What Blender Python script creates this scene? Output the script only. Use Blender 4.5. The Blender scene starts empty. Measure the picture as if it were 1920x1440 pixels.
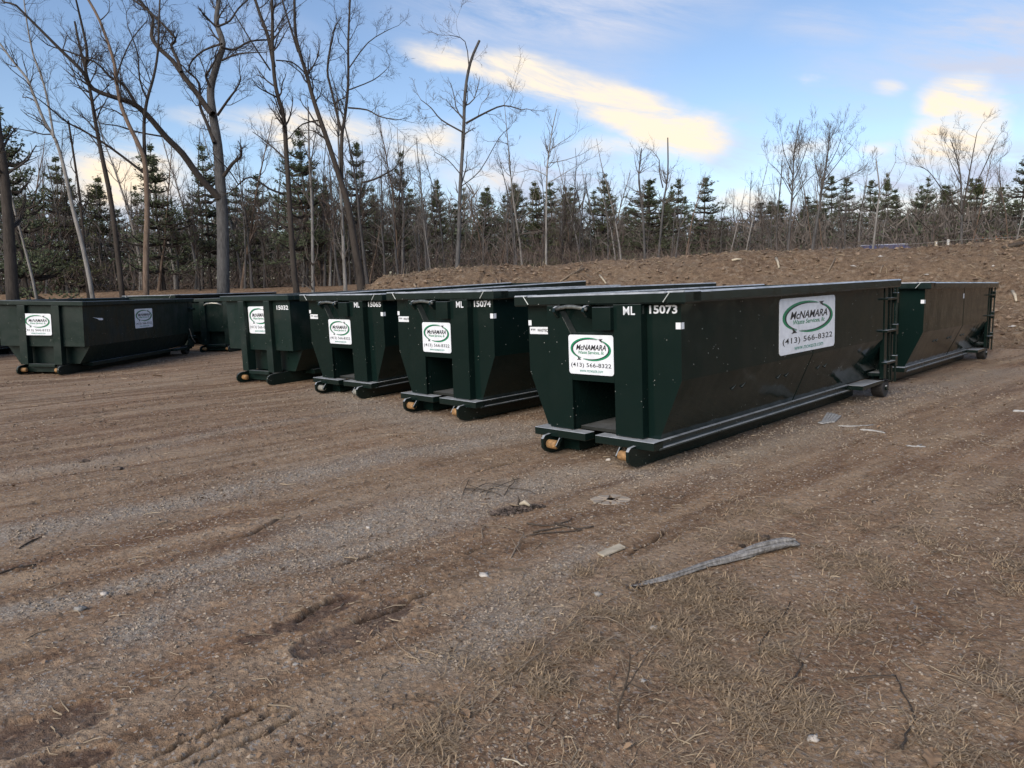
import bpy, math, random
import numpy as np
from math import sin, cos, pi, radians, exp, atan2, sqrt
from mathutils import Matrix, Vector

S = bpy.context.scene
COL = S.collection

# ------------------------------------------------------------------ camera
F_PX, PITCH, ROLL, EYE = 1381.5, 0.13471, -0.0256, 2.183
cam_d = bpy.data.cameras.new('camera'); cam = bpy.data.objects.new('camera', cam_d); COL.objects.link(cam)
cam_d.sensor_width = 36; cam_d.lens = F_PX / 1920 * 36; cam_d.clip_end = 3000; cam_d.clip_start = .05
_u = Vector((0, sin(PITCH), cos(PITCH))); _d = Vector((0, cos(PITCH), -sin(PITCH))); _r = Vector((1, 0, 0))
_R = _r * cos(ROLL) + _u * sin(ROLL); _U = -_r * sin(ROLL) + _u * cos(ROLL)
m = Matrix.Identity(4)
for i in range(3): m[i][0] = _R[i]; m[i][1] = _U[i]; m[i][2] = -_d[i]
m[2][3] = EYE; cam.matrix_world = m
S.camera = cam

def ray(px, py):
    "world direction through a place measured on the photograph (1920 x 1440)"
    a = (px - 960) / F_PX; b = (720 - py) / F_PX
    r = cos(ROLL) * a - sin(ROLL) * b; u = sin(ROLL) * a + cos(ROLL) * b
    return np.array([r, cos(PITCH) + sin(PITCH) * u, -sin(PITCH) + cos(PITCH) * u])
def at(px, py, Y):
    d = ray(px, py); return d / d[1] * Y + np.array([0, 0, EYE])
def gpt(px, py, z=0.0):
    d = ray(px, py); t = (z - EYE) / d[2]; return np.array([d[0] * t, d[1] * t, z])
def azel(px, py):
    d = ray(px, py); return atan2(d[0], d[1]), math.asin(d[2] / np.linalg.norm(d))

# ------------------------------------------------------------------ sky, sun, exposure
SUN_AZ, SUN_EL = radians(-150), radians(32)      # from +Y clockwise: behind the camera and to the left, veiled
W = bpy.data.worlds.new('World'); S.world = W; W.use_nodes = True
def world():
    nt = W.node_tree; N = nt.nodes; L = nt.links; N.clear()
    out = N.new('ShaderNodeOutputWorld'); bg = N.new('ShaderNodeBackground'); L.new(bg.outputs[0], out.inputs[0])
    bg.inputs[1].default_value = 0.11
    sky = N.new('ShaderNodeTexSky'); sky.sky_type = 'NISHITA'; sky.sun_disc = False
    sky.sun_elevation = SUN_EL; sky.sun_rotation = SUN_AZ; sky.air_density = 1.0; sky.dust_density = .4; sky.ozone_density = 1.6
    tc = N.new('ShaderNodeTexCoord')
    def math_(op, a, b=None, c=None, clamp=False):
        n = N.new('ShaderNodeMath'); n.operation = op; n.use_clamp = clamp
        for i, v in enumerate((a, b, c)):
            if v is None: continue
            if isinstance(v, (int, float)): n.inputs[i].default_value = v
            else: L.new(v, n.inputs[i])
        return n.outputs[0]
    sep = N.new('ShaderNodeSeparateXYZ'); L.new(tc.outputs['Generated'], sep.inputs[0])
    az = math_('ARCTAN2', sep.outputs[0], sep.outputs[1]); el = math_('ARCSINE', sep.outputs[2])
    cmb = N.new('ShaderNodeCombineXYZ'); L.new(az, cmb.inputs[0]); L.new(el, cmb.inputs[1])
    def noise(vec, scale, detail=5, rough=.55, dist=0., sx=1., sy=1., rot=0.):
        if rot:
            m0 = N.new('ShaderNodeMapping'); L.new(vec, m0.inputs[0]); m0.inputs['Rotation'].default_value = (0, 0, rot); vec = m0.outputs[0]
        mp = N.new('ShaderNodeMapping'); L.new(vec, mp.inputs[0]); mp.inputs['Scale'].default_value = (sx, sy, 1)
        n = N.new('ShaderNodeTexNoise'); n.inputs['Scale'].default_value = scale; n.inputs['Detail'].default_value = detail
        n.inputs['Roughness'].default_value = rough; n.inputs['Distortion'].default_value = dist; L.new(mp.outputs[0], n.inputs['Vector']); return n
    # edges of the clouds are torn by noise
    w1 = noise(cmb.outputs[0], 7, 4, .6, .4, 1, 1.6)
    sub = N.new('ShaderNodeVectorMath'); sub.operation = 'SUBTRACT'; L.new(w1.outputs['Color'], sub.inputs[0]); sub.inputs[1].default_value = (.5, .5, .5)
    scl = N.new('ShaderNodeVectorMath'); scl.operation = 'MULTIPLY'; L.new(sub.outputs[0], scl.inputs[0]); scl.inputs[1].default_value = (.07, .038, 0)
    add = N.new('ShaderNodeVectorMath'); add.operation = 'ADD'; L.new(cmb.outputs[0], add.inputs[0]); L.new(scl.outputs[0], add.inputs[1])
    P = add.outputs[0]
    def blob(x0, y0, x1, y1, thick, soft=1.0, amp=1.0):
        "an elongated cloud between two places of the sky"
        a0, e0 = azel(x0, y0); a1, e1 = azel(x1, y1)
        mp = N.new('ShaderNodeMapping'); mp.vector_type = 'TEXTURE'; L.new(P, mp.inputs[0])
        mp.inputs['Location'].default_value = ((a0 + a1) / 2, (e0 + e1) / 2, 0)
        mp.inputs['Rotation'].default_value = (0, 0, atan2(e1 - e0, a1 - a0))
        mp.inputs['Scale'].default_value = (max(.02, sqrt((a1 - a0) ** 2 + (e1 - e0) ** 2) / 2), thick / F_PX, 1)
        ln = N.new('ShaderNodeVectorMath'); ln.operation = 'LENGTH'; L.new(mp.outputs[0], ln.inputs[0])
        mr = N.new('ShaderNodeMapRange'); mr.interpolation_type = 'SMOOTHSTEP'; L.new(ln.outputs['Value'], mr.inputs[0])
        mr.inputs[1].default_value = 1 + .25 * soft; mr.inputs[2].default_value = 1 - .85 * soft; mr.inputs[3].default_value = 0; mr.inputs[4].default_value = amp
        return mr.outputs[0]
    def union(lst):
        o = lst[0]
        for b in lst[1:]: o = math_('MAXIMUM', o, b)
        return o
    bright = union([blob(745, 78, 980, 140, 24, .8, .9), blob(860, 105, 1200, 192, 38, .65, 1.0), blob(1000, 145, 1390, 266, 46, .6, 1.0), blob(1130, 210, 1390, 268, 50, .6, 1.0),
                    blob(1690, 282, 1890, 238, 48, .7, 1.0), blob(1745, 255, 1855, 165, 58, .7, 1.0), blob(1790, 250, 1890, 195, 50, .8, .9), blob(1640, 165, 1710, 180, 14, 1, .6), blob(1480, 150, 1560, 158, 10, 1, .4),
                    blob(80, 330, 380, 320, 60, 1, 1.0), blob(-300, 330, 60, 330, 60, 1, .9), blob(480, 262, 560, 262, 24, 1, .9), blob(380, 225, 780, 245, 34, 1, .75), blob(690, 270, 900, 265, 40, 1, .7),
                    blob(1060, 270, 1240, 268, 22, 1, .6), blob(1330, 378, 1470, 372, 22, 1, .7), blob(1440, 290, 1560, 272, 20, 1, .75), blob(1590, 285, 1680, 276, 12, 1, .6),
                    blob(300, 205, 470, 225, 18, 1, .5), blob(820, 330, 1000, 335, 26, 1, .45), blob(1500, 390, 2300, 385, 30, 1, .5)])
    grey = union([blob(700, 12, 1450, -20, 85, 1, .85), blob(1600, 70, 2300, 115, 95, 1, 1.0), blob(1380, 30, 1700, 60, 40, 1, .5), blob(700, 330, 1400, 345, 80, 1, .85), blob(1250, 250, 1480, 300, 70, 1, .6),
                  blob(1380, 350, 2200, 320, 75, 1, .85), blob(560, 300, 800, 330, 60, 1, .6), blob(880, 90, 1300, 180, 110, 1, .4), blob(-700, 400, 600, 400, 110, 1, .8), blob(600, 420, 2400, 420, 90, 1, .9), blob(380, 60, 640, 90, 60, 1, .3), blob(1450, 130, 1780, 190, 60, 1, .5)])
    wisp = noise(cmb.outputs[0], 5, 7, .68, .45, 1, 5.0, .26)
    tex = N.new('ShaderNodeMapRange'); L.new(wisp.outputs[0], tex.inputs[0]); tex.inputs[1].default_value = .33; tex.inputs[2].default_value = .66; tex.inputs[3].default_value = .12; tex.inputs[4].default_value = 1.45
    fb = math_('MULTIPLY', bright, tex.outputs[0], clamp=True)
    fg = math_('MULTIPLY', grey, tex.outputs[0], clamp=True)
    # the same broken cloud goes on over the rest of the sky
    gen = noise(cmb.outputs[0], 2.2, 4, .58, .5, 1, 2.6, .15)
    gr = N.new('ShaderNodeMapRange'); gr.interpolation_type = 'SMOOTHSTEP'; L.new(gen.outputs[0], gr.inputs[0]); gr.inputs[1].default_value = .48; gr.inputs[2].default_value = .75; gr.inputs[3].default_value = 0; gr.inputs[4].default_value = .8
    front = N.new('ShaderNodeMapRange'); front.interpolation_type = 'SMOOTHSTEP'; L.new(math_('ABSOLUTE', az), front.inputs[0]); front.inputs[1].default_value = .62; front.inputs[2].default_value = 1.0
    fgen = math_('MULTIPLY', gr.outputs[0], front.outputs[0])
    hi = N.new('ShaderNodeMapRange'); hi.interpolation_type = 'SMOOTHSTEP'; L.new(el, hi.inputs[0]); hi.inputs[1].default_value = .5; hi.inputs[2].default_value = .8
    fgen = math_('MAXIMUM', fgen, math_('MULTIPLY', gr.outputs[0], hi.outputs[0]))
    fg = math_('MAXIMUM', fg, fgen)
    def mix(fac, a, b):
        n = N.new('ShaderNodeMix'); n.data_type = 'RGBA'
        if isinstance(fac, float): n.inputs[0].default_value = fac
        else: L.new(fac, n.inputs[0])
        for i, v in ((6, a), (7, b)):
            if isinstance(v, tuple): n.inputs[i].default_value = v + (1,)
            else: L.new(v, n.inputs[i])
        return n.outputs[2]
    sc = N.new('ShaderNodeMix'); sc.data_type = 'RGBA'; sc.blend_type = 'MULTIPLY'; sc.inputs[0].default_value = 1; L.new(sky.outputs[0], sc.inputs[6]); sc.inputs[7].default_value = SKY_TINT + (1,)
    c = mix(fg, sc.outputs[2], CLOUD_GREY)
    # bright cloud is creamier low down
    warm = N.new('ShaderNodeMapRange'); L.new(el, warm.inputs[0]); warm.inputs[1].default_value = .08; warm.inputs[2].default_value = .38
    cc = mix(warm.outputs[0], CLOUD_LOW, CLOUD_HIGH)
    c = mix(fb, c, cc)
    L.new(c, bg.inputs[0])
SKY_TINT = (.575, .575, .605)
CLOUD_GREY = (2.35, 2.6, 3.25)
CLOUD_LOW = (4.4, 3.65, 2.7)
CLOUD_HIGH = (3.7, 3.45, 3.1)
world()
sun_d = bpy.data.lights.new('sun', 'SUN'); sun = bpy.data.objects.new('sun', sun_d); COL.objects.link(sun)
sun_d.energy = 1.5; sun_d.angle = radians(50); sun_d.color = (1, .90, .76)
_sd = Vector((sin(SUN_AZ) * cos(SUN_EL), cos(SUN_AZ) * cos(SUN_EL), sin(SUN_EL)))
sun.rotation_euler = (-_sd).to_track_quat('-Z', 'Y').to_euler(); sun.location = _sd * 50
S.view_settings.view_transform = 'Standard'; S.view_settings.look = 'None'; S.view_settings.gamma = 1; S.view_settings.exposure = 1.3
S.view_settings.use_curve_mapping = False

S.cycles.max_bounces = 5; S.cycles.diffuse_bounces = 2; S.cycles.glossy_bounces = 3; S.cycles.transparent_max_bounces = 4; S.cycles.caustics_reflective = False
W.cycles.sampling_method = 'MANUAL'; W.cycles.sample_map_resolution = 512

# ------------------------------------------------------------------ helpers
rng = np.random.default_rng(7); random.seed(7)
def hash2(ix, iy, seed):
    h = (ix.astype(np.int64) * 374761393 + iy.astype(np.int64) * 668265263 + seed * 2147483647 + 1013) & 0xFFFFFFFF
    h = ((h ^ (h >> 13)) * 1274126177) & 0xFFFFFFFF
    h = (h ^ (h >> 16)) & 0xFFFFFFFF
    return h / 4294967295.0
def vnoise(x, y, seed=0):
    ix = np.floor(x); iy = np.floor(y); fx = x - ix; fy = y - iy
    fx = fx * fx * (3 - 2 * fx); fy = fy * fy * (3 - 2 * fy)
    a = hash2(ix, iy, seed); b = hash2(ix + 1, iy, seed); c = hash2(ix, iy + 1, seed); d = hash2(ix + 1, iy + 1, seed)
    return (a * (1 - fx) + b * fx) * (1 - fy) + (c * (1 - fx) + d * fx) * fy
def fbm(x, y, octv=4, seed=0, rough=.5):
    s = np.zeros_like(x); a = 1; t = 0
    for o in range(octv):
        s += a * vnoise(x * 2 ** o + o * 17.3, y * 2 ** o - o * 9.1, seed + o); t += a; a *= rough
    return s / t
def sstep(a, b, x):
    t = np.clip((x - a) / (b - a), 0, 1); return t * t * (3 - 2 * t)

def mesh_np(name, V, F, mat=None, smooth=False, attrs=None, uvs=None):
    "V (n,3), F (m,k) all faces of one size"
    V = np.asarray(V, np.float32); F = np.asarray(F, np.int32); k = F.shape[1]
    me = bpy.data.meshes.new(name); me.vertices.add(len(V)); me.vertices.foreach_set('co', V.ravel())
    me.loops.add(F.size); me.loops.foreach_set('vertex_index', F.ravel())
    me.polygons.add(len(F)); me.polygons.foreach_set('loop_start', np.arange(0, F.size, k, dtype=np.int32))
    me.update(calc_edges=True)
    me.polygons.foreach_set('use_smooth', np.full(len(F), smooth))
    for n, a in (attrs or {}).items():
        at_ = me.attributes.new(n, 'FLOAT', 'POINT'); at_.data.foreach_set('value', np.asarray(a, np.float32))
    if mat: me.materials.append(mat)
    return me
def obj(name, me, parent=None, mat=None):
    o = bpy.data.objects.new(name, me); COL.objects.link(o)
    if parent is not None: o.parent = parent
    if mat and me is not None: me.materials.clear(); me.materials.append(mat)
    return o
def tag(o, label=None, cat=None, group=None, kind=None):
    if label: o['label'] = label
    if cat: o['category'] = cat
    if group: o['group'] = group
    if kind: o['kind'] = kind
    return o
def empty(name, loc=(0, 0, 0), rz=0):
    o = bpy.data.objects.new(name, None); COL.objects.link(o); o.location = loc; o.rotation_euler = (0, 0, rz); o.empty_display_size = .2
    return o
class MB:
    "collects boxes, prisms and tubes into one mesh"
    def __init__(s): s.v = []; s.f = []
    def add(s, V, F):
        b = len(s.v); s.v += [tuple(p) for p in V]; s.f += [tuple(b + i for i in f) for f in F]; return s
    def box(s, x0, x1, y0, y1, z0, z1):
        return s.add([(x0, y0, z0), (x1, y0, z0), (x1, y1, z0), (x0, y1, z0), (x0, y0, z1), (x1, y0, z1), (x1, y1, z1), (x0, y1, z1)],
                     [(0, 3, 2, 1), (4, 5, 6, 7), (0, 1, 5, 4), (1, 2, 6, 5), (2, 3, 7, 6), (3, 0, 4, 7)])
    def prism(s, poly, axis, a, b):
        "poly of 2-D points in the two other axes (order x,y,z without axis), swept from a to b"
        n = len(poly); V = []
        for t in (a, b):
            for (p, q) in poly:
                V.append((t, p, q) if axis == 'x' else (p, t, q) if axis == 'y' else (p, q, t))
        F = [tuple(range(n)), tuple(range(2 * n - 1, n - 1, -1))]
        F += [(i, i + n, (i + 1) % n + n, (i + 1) % n) for i in range(n)]
        return s.add(V, F)
    def tube(s, pts, rad, sides=6, caps=True):
        pts = [np.array(p, float) for p in pts]
        if isinstance(rad, (int, float)): rad = [rad] * len(pts)
        V, F = tube_arr(np.array(pts), np.array(rad, float), sides)
        F = [tuple(f) for f in F]
        n = len(pts)
        if caps: F += [tuple(range(sides - 1, -1, -1)), tuple(range((n - 1) * sides, n * sides))]
        return s.add(V, F)
    def build(s, name, mat, parent=None, bevel=0, smooth=False, link=True):
        me = bpy.data.meshes.new(name); me.from_pydata(s.v, [], s.f); me.update()
        import bmesh
        bm = bmesh.new(); bm.from_mesh(me); bmesh.ops.recalc_face_normals(bm, faces=bm.faces)
        if bevel: bmesh.ops.bevel(bm, geom=[e for e in bm.edges if len(e.link_faces) == 2 and e.calc_face_angle(0) > .4], offset=bevel, segments=1, affect='EDGES')
        bm.to_mesh(me); bm.free()
        if smooth: me.polygons.foreach_set('use_smooth', [True] * len(me.polygons))
        me.materials.append(mat)
        return obj(name, me, parent) if link else me
def tube_arr(P, R, sides):
    n = len(P); T = np.gradient(P, axis=0); T /= np.linalg.norm(T, axis=1)[:, None] + 1e-9
    ref = np.array([0, 0, 1.]) if abs(T[:, 2]).mean() < .8 else np.array([1., 0, 0])
    A = np.cross(T, ref); A /= np.linalg.norm(A, axis=1)[:, None] + 1e-9; Bv = np.cross(T, A)
    th = np.arange(sides) * 2 * pi / sides
    V = P[:, None, :] + R[:, None, None] * (np.cos(th)[None, :, None] * A[:, None, :] + np.sin(th)[None, :, None] * Bv[:, None, :])
    i = np.arange(n - 1)[:, None] * sides; j = np.arange(sides)[None, :]; j2 = (j + 1) % sides
    F = np.stack([i + j, i + j2, i + sides + j2, i + sides + j], -1).reshape(-1, 4)
    return V.reshape(-1, 3), F
class TB:
    "fast collector of tubes (quads) for trees and twigs"
    def __init__(s): s.V = []; s.F = []; s.n = 0
    def tube(s, P, R, sides=5):
        V, F = tube_arr(np.asarray(P, float), np.asarray(R, float), sides); s.V.append(V); s.F.append(F + s.n); s.n += len(V)
    def mesh(s, name, mat): return mesh_np(name, np.concatenate(s.V), np.concatenate(s.F), mat, True)

# ------------------------------------------------------------------ materials
def newmat(name):
    mt = bpy.data.materials.new(name); mt.use_nodes = True; nt = mt.node_tree; b = nt.nodes['Principled BSDF']; return mt, nt, b
class NB:
    def __init__(s, nt): s.nt = nt; s.N = nt.nodes; s.L = nt.links
    def tc(s, out='Object'): n = s.N.new('ShaderNodeTexCoord'); return n.outputs[out]
    def pos(s): return s.N.new('ShaderNodeNewGeometry').outputs['Position']
    def map(s, vec, scale=(1, 1, 1), rot=(0, 0, 0), loc=(0, 0, 0)):
        if any(rot):   # turn first, then stretch
            q = s.N.new('ShaderNodeMapping'); s.L.new(vec, q.inputs[0]); q.inputs['Rotation'].default_value = rot; vec = q.outputs[0]
        n = s.N.new('ShaderNodeMapping'); s.L.new(vec, n.inputs[0]); n.inputs['Scale'].default_value = scale; n.inputs['Location'].default_value = loc; return n.outputs[0]
    def noise(s, vec, scale, detail=4, rough=.55, dist=0, out=0):
        n = s.N.new('ShaderNodeTexNoise'); s.L.new(vec, n.inputs['Vector']); n.inputs['Scale'].default_value = scale; n.inputs['Detail'].default_value = detail; n.inputs['Roughness'].default_value = rough; n.inputs['Distortion'].default_value = dist; return n.outputs[out]
    def vor(s, vec, scale, feature='F1', out='Distance', rand=1):
        n = s.N.new('ShaderNodeTexVoronoi'); n.feature = feature; s.L.new(vec, n.inputs['Vector']); n.inputs['Scale'].default_value = scale; n.inputs['Randomness'].default_value = rand; return n.outputs[out]
    def range(s, v, a, b, c=0, d=1, smooth=False):
        n = s.N.new('ShaderNodeMapRange'); s.L.new(v, n.inputs[0])
        if smooth: n.interpolation_type = 'SMOOTHSTEP'
        for i, q in enumerate((a, b, c, d)): n.inputs[i + 1].default_value = q
        return n.outputs[0]
    def math(s, op, a, b=None, clamp=False):
        n = s.N.new('ShaderNodeMath'); n.operation = op; n.use_clamp = clamp
        for i, v in enumerate((a, b)):
            if v is None: continue
            if isinstance(v, (int, float)): n.inputs[i].default_value = v
            else: s.L.new(v, n.inputs[i])
        return n.outputs[0]
    def mix(s, fac, a, b, blend='MIX'):
        n = s.N.new('ShaderNodeMix'); n.data_type = 'RGBA'; n.blend_type = blend
        for i, v in ((0, fac), (6, a), (7, b)):
            if isinstance(v, (int, float)): n.inputs[i].default_value = v
            elif isinstance(v, tuple): n.inputs[i].default_value = v + (1,) if len(v) == 3 else v
            else: s.L.new(v, n.inputs[i])
        return n.outputs[2]
    def attr(s, name): n = s.N.new('ShaderNodeAttribute'); n.attribute_name = name; return n.outputs['Fac']
    def bump(s, h, strength=.3, dist=.02, normal=None):
        n = s.N.new('ShaderNodeBump'); n.inputs['Strength'].default_value = strength; n.inputs['Distance'].default_value = dist; s.L.new(h, n.inputs['Height'])
        if normal is not None: s.L.new(normal, n.inputs['Normal'])
        return n.outputs[0]
    def rnd(s): return s.N.new('ShaderNodeObjectInfo').outputs['Random']
def plain(name, col, rough=.6, metal=0, var=.15, scale=8, bump=0):
    mt, nt, b = newmat(name); nb = NB(nt); v = nb.noise(nb.tc(), scale, 5)
    k = nb.range(v, .3, .7, 1 - var, 1 + var); c = nb.mix(1.0, col, nb.mix(0, (1, 1, 1), (1, 1, 1)), 'MULTIPLY')
    n = nt.nodes.new('ShaderNodeVectorMath'); n.operation = 'SCALE'; n.inputs[0].default_value = col; nt.links.new(k, n.inputs['Scale'])
    nt.links.new(n.outputs[0], b.inputs['Base Color']); b.inputs['Roughness'].default_value = rough; b.inputs['Metallic'].default_value = metal
    if bump: nt.links.new(nb.bump(v, bump), b.inputs['Normal'])
    return mt
def paint(name, col, rough=.10, dust=.04, wave=.03, spots=True, wear=0.0, spec=.20, top_sheen_dust=.35):
    mt, nt, b = newmat(name); nb = NB(nt); oc = nb.tc()
    big = nb.noise(oc, 1.6, 6, .6); streak = nb.noise(nb.map(oc, (2.2, 2.2, .8)), 3, 5, .6)
    d = nb.math('MULTIPLY', nb.range(big, .42, .72, 0, dust, True), nb.range(streak, .3, .7, .6, 1))
    c = nb.mix(d, col, (.045, .044, .038))
    ge = nt.nodes.new('ShaderNodeNewGeometry'); sz = nt.nodes.new('ShaderNodeSeparateXYZ'); nt.links.new(ge.outputs['Normal'], sz.inputs[0])
    top = nb.math('MULTIPLY', nb.range(sz.outputs[2], .45, .75, 0, top_sheen_dust), nb.range(nb.noise(oc, 5, 5, .6), .25, .6, .45, 1)); c = nb.mix(top, c, (.30, .31, .325) if top_sheen_dust < .5 else (.52, .54, .57))  # upward faces paler: dust, and on rim and sill the sky's sheen painted in
    if spots:
        sp = nb.math('LESS_THAN', nb.vor(oc, 17), .11)
        sp = nb.math('MULTIPLY', sp, nb.range(nb.noise(oc, 2.6, 3), .56, .62))
        c = nb.mix(nb.math('MULTIPLY', sp, .8), c, (.5, .5, .46))
    if wear:
        wv = nb.math('MULTIPLY', nb.range(nb.noise(nb.map(oc, (1, 1, 2.2)), 6, 8, .7), .60, .72, 0, 1), nb.range(nb.noise(oc, .9, 3), .45, .65, 0, wear))
        c = nb.mix(wv, c, (.16, .15, .13))
    nt.links.new(c, b.inputs['Base Color'])
    nt.links.new(nb.math('ADD', nb.range(streak, .3, .75, rough * .8, rough * 1.7), nb.math('MULTIPLY', d, .8)), b.inputs['Roughness'])
    n1 = nb.bump(nb.noise(oc, 1.7, 2, .4), wave, 1.0); n2 = nb.bump(nb.noise(oc, 60, 3), .03, .004, n1)
    nt.links.new(n2, b.inputs['Normal']); b.inputs['Specular IOR Level'].default_value = spec
    return mt
M = {}
M['paint'] = paint('green_paint', (.0052, .0135, .0118))
M['paint_old'] = paint('worn_green_paint', (.0075, .018, .015), .3, .35, .03, True, .5)
M['rim'] = paint('rim_paint', (.0065, .0140, .0122), .16, .04, .006, True, 0, .3, .9)
M['sill'] = paint('sill_paint', (.010, .019, .018), .25, .1, .006, True, 0, .5, .95)
M['inside'] = paint('scuffed_inside', (.02, .022, .02), .5, .8, .02, False, 1.0)
M['black'] = plain('black_rubber', (.006, .006, .006), .9)
M['black'].node_tree.nodes['Principled BSDF'].inputs['Specular IOR Level'].default_value = .05
M['white'] = plain('sign_white', (.76, .78, .82), .3, 0, .10, 9)
M['letter_white'] = plain('vinyl_white', (.74, .76, .79), .35, 0, .08, 30)
M['ink'] = plain('ink_black', (.012, .012, .016), .35)
M['ink_green'] = plain('ink_green', (.012, .22, .10), .35)
M['ink_teal'] = plain('ink_teal', (.02, .25, .18), .35)
M['roller'] = plain('rusty_yellow_roller', (.27, .15, .06), .7, 0, .6, 22)
M['roller_grey'] = plain('worn_steel_roller', (.22, .21, .18), .6, 0, .4, 22)
M['steel'] = plain('bare_steel', (.42, .40, .35), .35, .6, .2, 20)
M['worn'] = plain('worn_dark_steel', (.13, .135, .125), .35, .3, .4, 25)
M['tyre'] = plain('wheel_iron', (.02, .018, .017), .7, 0, .3, 20, .2)
M['weld'] = plain('weld_seam', (.55, .58, .56), .4, 0, .2, 40)

def bark(name, a, b_, scale=6, lift=None):
    mt, nt, b = newmat(name); nb = NB(nt); oc = nb.tc()
    v = nb.noise(nb.map(oc, (1, 1, .18)), scale * 3, 6, .65); w = nb.noise(oc, .6, 3)
    c = nb.mix(nb.range(v, .35, .68), a, b_); c = nb.mix(nb.range(w, .35, .65, 0, .45), c, tuple(x * 1.5 for x in b_))
    nt.links.new(c, b.inputs['Base Color']); b.inputs['Roughness'].default_value = .9
    nt.links.new(nb.bump(v, .6, .03), b.inputs['Normal']); b.inputs['Specular IOR Level'].default_value = .2
    return mt
M['bark'] = bark('dark_bark', (.022, .018, .016), (.060, .050, .043))
M['bark_grey'] = bark('grey_bark', (.032, .030, .030), (.112, .108, .106))
M['bark_pale'] = bark('pale_bark', (.09, .083, .076), (.27, .255, .24))
M['bark_tan'] = bark('tan_bark', (.07, .048, .035), (.20, .145, .11))
M['twig'] = bark('twig_bark', (.060, .050, .044), (.155, .134, .118))
M['twig_dark'] = bark('dark_twig', (.026, .021, .019), (.06, .05, .044))
M['twig_red'] = bark('reddish_brush', (.065, .049, .042), (.155, .120, .102))
def needles(name, a, b_):
    mt, nt, b = newmat(name); nb = NB(nt); oc = nb.tc(); v = nb.noise(oc, 2.2, 4); r = nb.rnd()
    c = nb.mix(nb.range(v, .3, .7), a, b_); c = nb.mix(nb.range(r, 0, 1, 0, .35), c, (.055, .055, .022))
    nt.links.new(c, b.inputs['Base Color']); b.inputs['Roughness'].default_value = .7; b.inputs['Specular IOR Level'].default_value = .25
    return mt
M['needle'] = needles('pine_needles', (.052, .072, .042), (.135, .158, .092))
M['needle_light'] = needles('light_pine_needles', (.060, .078, .036), (.150, .160, .078))
M['dead_leaf'] = plain('dead_leaf', (.23, .15, .09), .8, 0, .4, 6)
M['rust_leaf'] = plain('rust_leaf', (.19, .075, .035), .8, 0, .4, 6)
M['straw'] = plain('straw', (.30, .235, .155), .85, 0, .45, 2)
M['grey_wood'] = bark('weathered_wood', (.10, .092, .085), (.33, .315, .30), 12)
M['pale_wood'] = plain('pale_board', (.42, .36, .27), .8, 0, .25, 9, .3)
M['white_wood'] = plain('bleached_slat', (.31, .305, .30), .85, 0, .4, 14, .3)
M['dark_wood'] = bark('dark_wood', (.03, .024, .02), (.085, .068, .055), 9)
M['stick'] = bark('dry_stick', (.11, .085, .06), (.27, .21, .155), 12)
M['mud'] = plain('pale_dry_mud', (.30, .25, .20), .9, 0, .2, 7, .4)
M['stone'] = plain('grey_stone', (.25, .235, .22), .8, 0, .3, 9, .3)
M['stone_pale'] = plain('pale_stone', (.44, .40, .36), .8, 0, .25, 9, .3)
M['post'] = plain('white_post', (.62, .60, .55), .7, 0, .15, 9)
M['roof'] = plain('grey_roof', (.22, .21, .20), .8, 0, .2, 4)
M['tarp'] = plain('blue_tarp', (.05, .06, .16), .55, 0, .3, 3)
M['tarp_edge'] = plain('tarp_edge', (.42, .45, .52), .5)
M['siding'] = plain('shed_siding', (.20, .18, .155), .8, 0, .2, 4)

# ------------------------------------------------------------------ the lie of the land
POSE = {  # x, y, z, yaw, pitch, roll of each container on the ground
    'n73': (1.108, 9.145, -.013, .798, .006, .016), 'n74': (-1.117, 12.212, .039, .768, .002, .002), 'n65': (-3.332, 15.004, .018, .702, .024, -.004),
    'rear': (7.504, 15.789, -.044, .749, -.016, 0.), 'n32': (-5.89, 17.313, .018, .615, .011, .001), 'two': (-13.161, 20.66, .005, .014, -.007, -.038),
    'hook': (-11.3, 28.4, -.12, .12, 0, 0), 'edge': (-20.9, 23.6, .0, .10, 0, 0), 'back': (-14.6, 30.2, .05, .30, 0, 0)}
FOOT = np.array([(-200, 36), (-60, 35.5), (-26, 37), (-14, 38.5), (-9.5, 34.5), (-8.6, 29.6), (-6, 27.4), (-2, 26.2), (1, 25.9), (5, 24.9), (10, 23.6), (14.2, 20.9), (19, 18.8), (24, 18.6), (30, 21), (45, 25), (200, 34)], float)
def foot_dist(x, y):
    "signed distance beyond the foot of the bank, and x of the nearest foot point"
    best = np.full(x.shape, 1e9); sg = np.ones(x.shape); fx = np.zeros(x.shape)
    for a, b in zip(FOOT[:-1], FOOT[1:]):
        d = b - a; l2 = d @ d; t = np.clip(((x - a[0]) * d[0] + (y - a[1]) * d[1]) / l2, 0, 1)
        qx = a[0] + t * d[0]; qy = a[1] + t * d[1]; dd = np.hypot(x - qx, y - qy)
        cr = d[0] * (y - a[1]) - d[1] * (x - a[0])
        mk = dd < best; best = np.where(mk, dd, best); sg = np.where(mk, np.sign(cr), sg); fx = np.where(mk, qx, fx)
    return best * sg, fx
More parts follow.
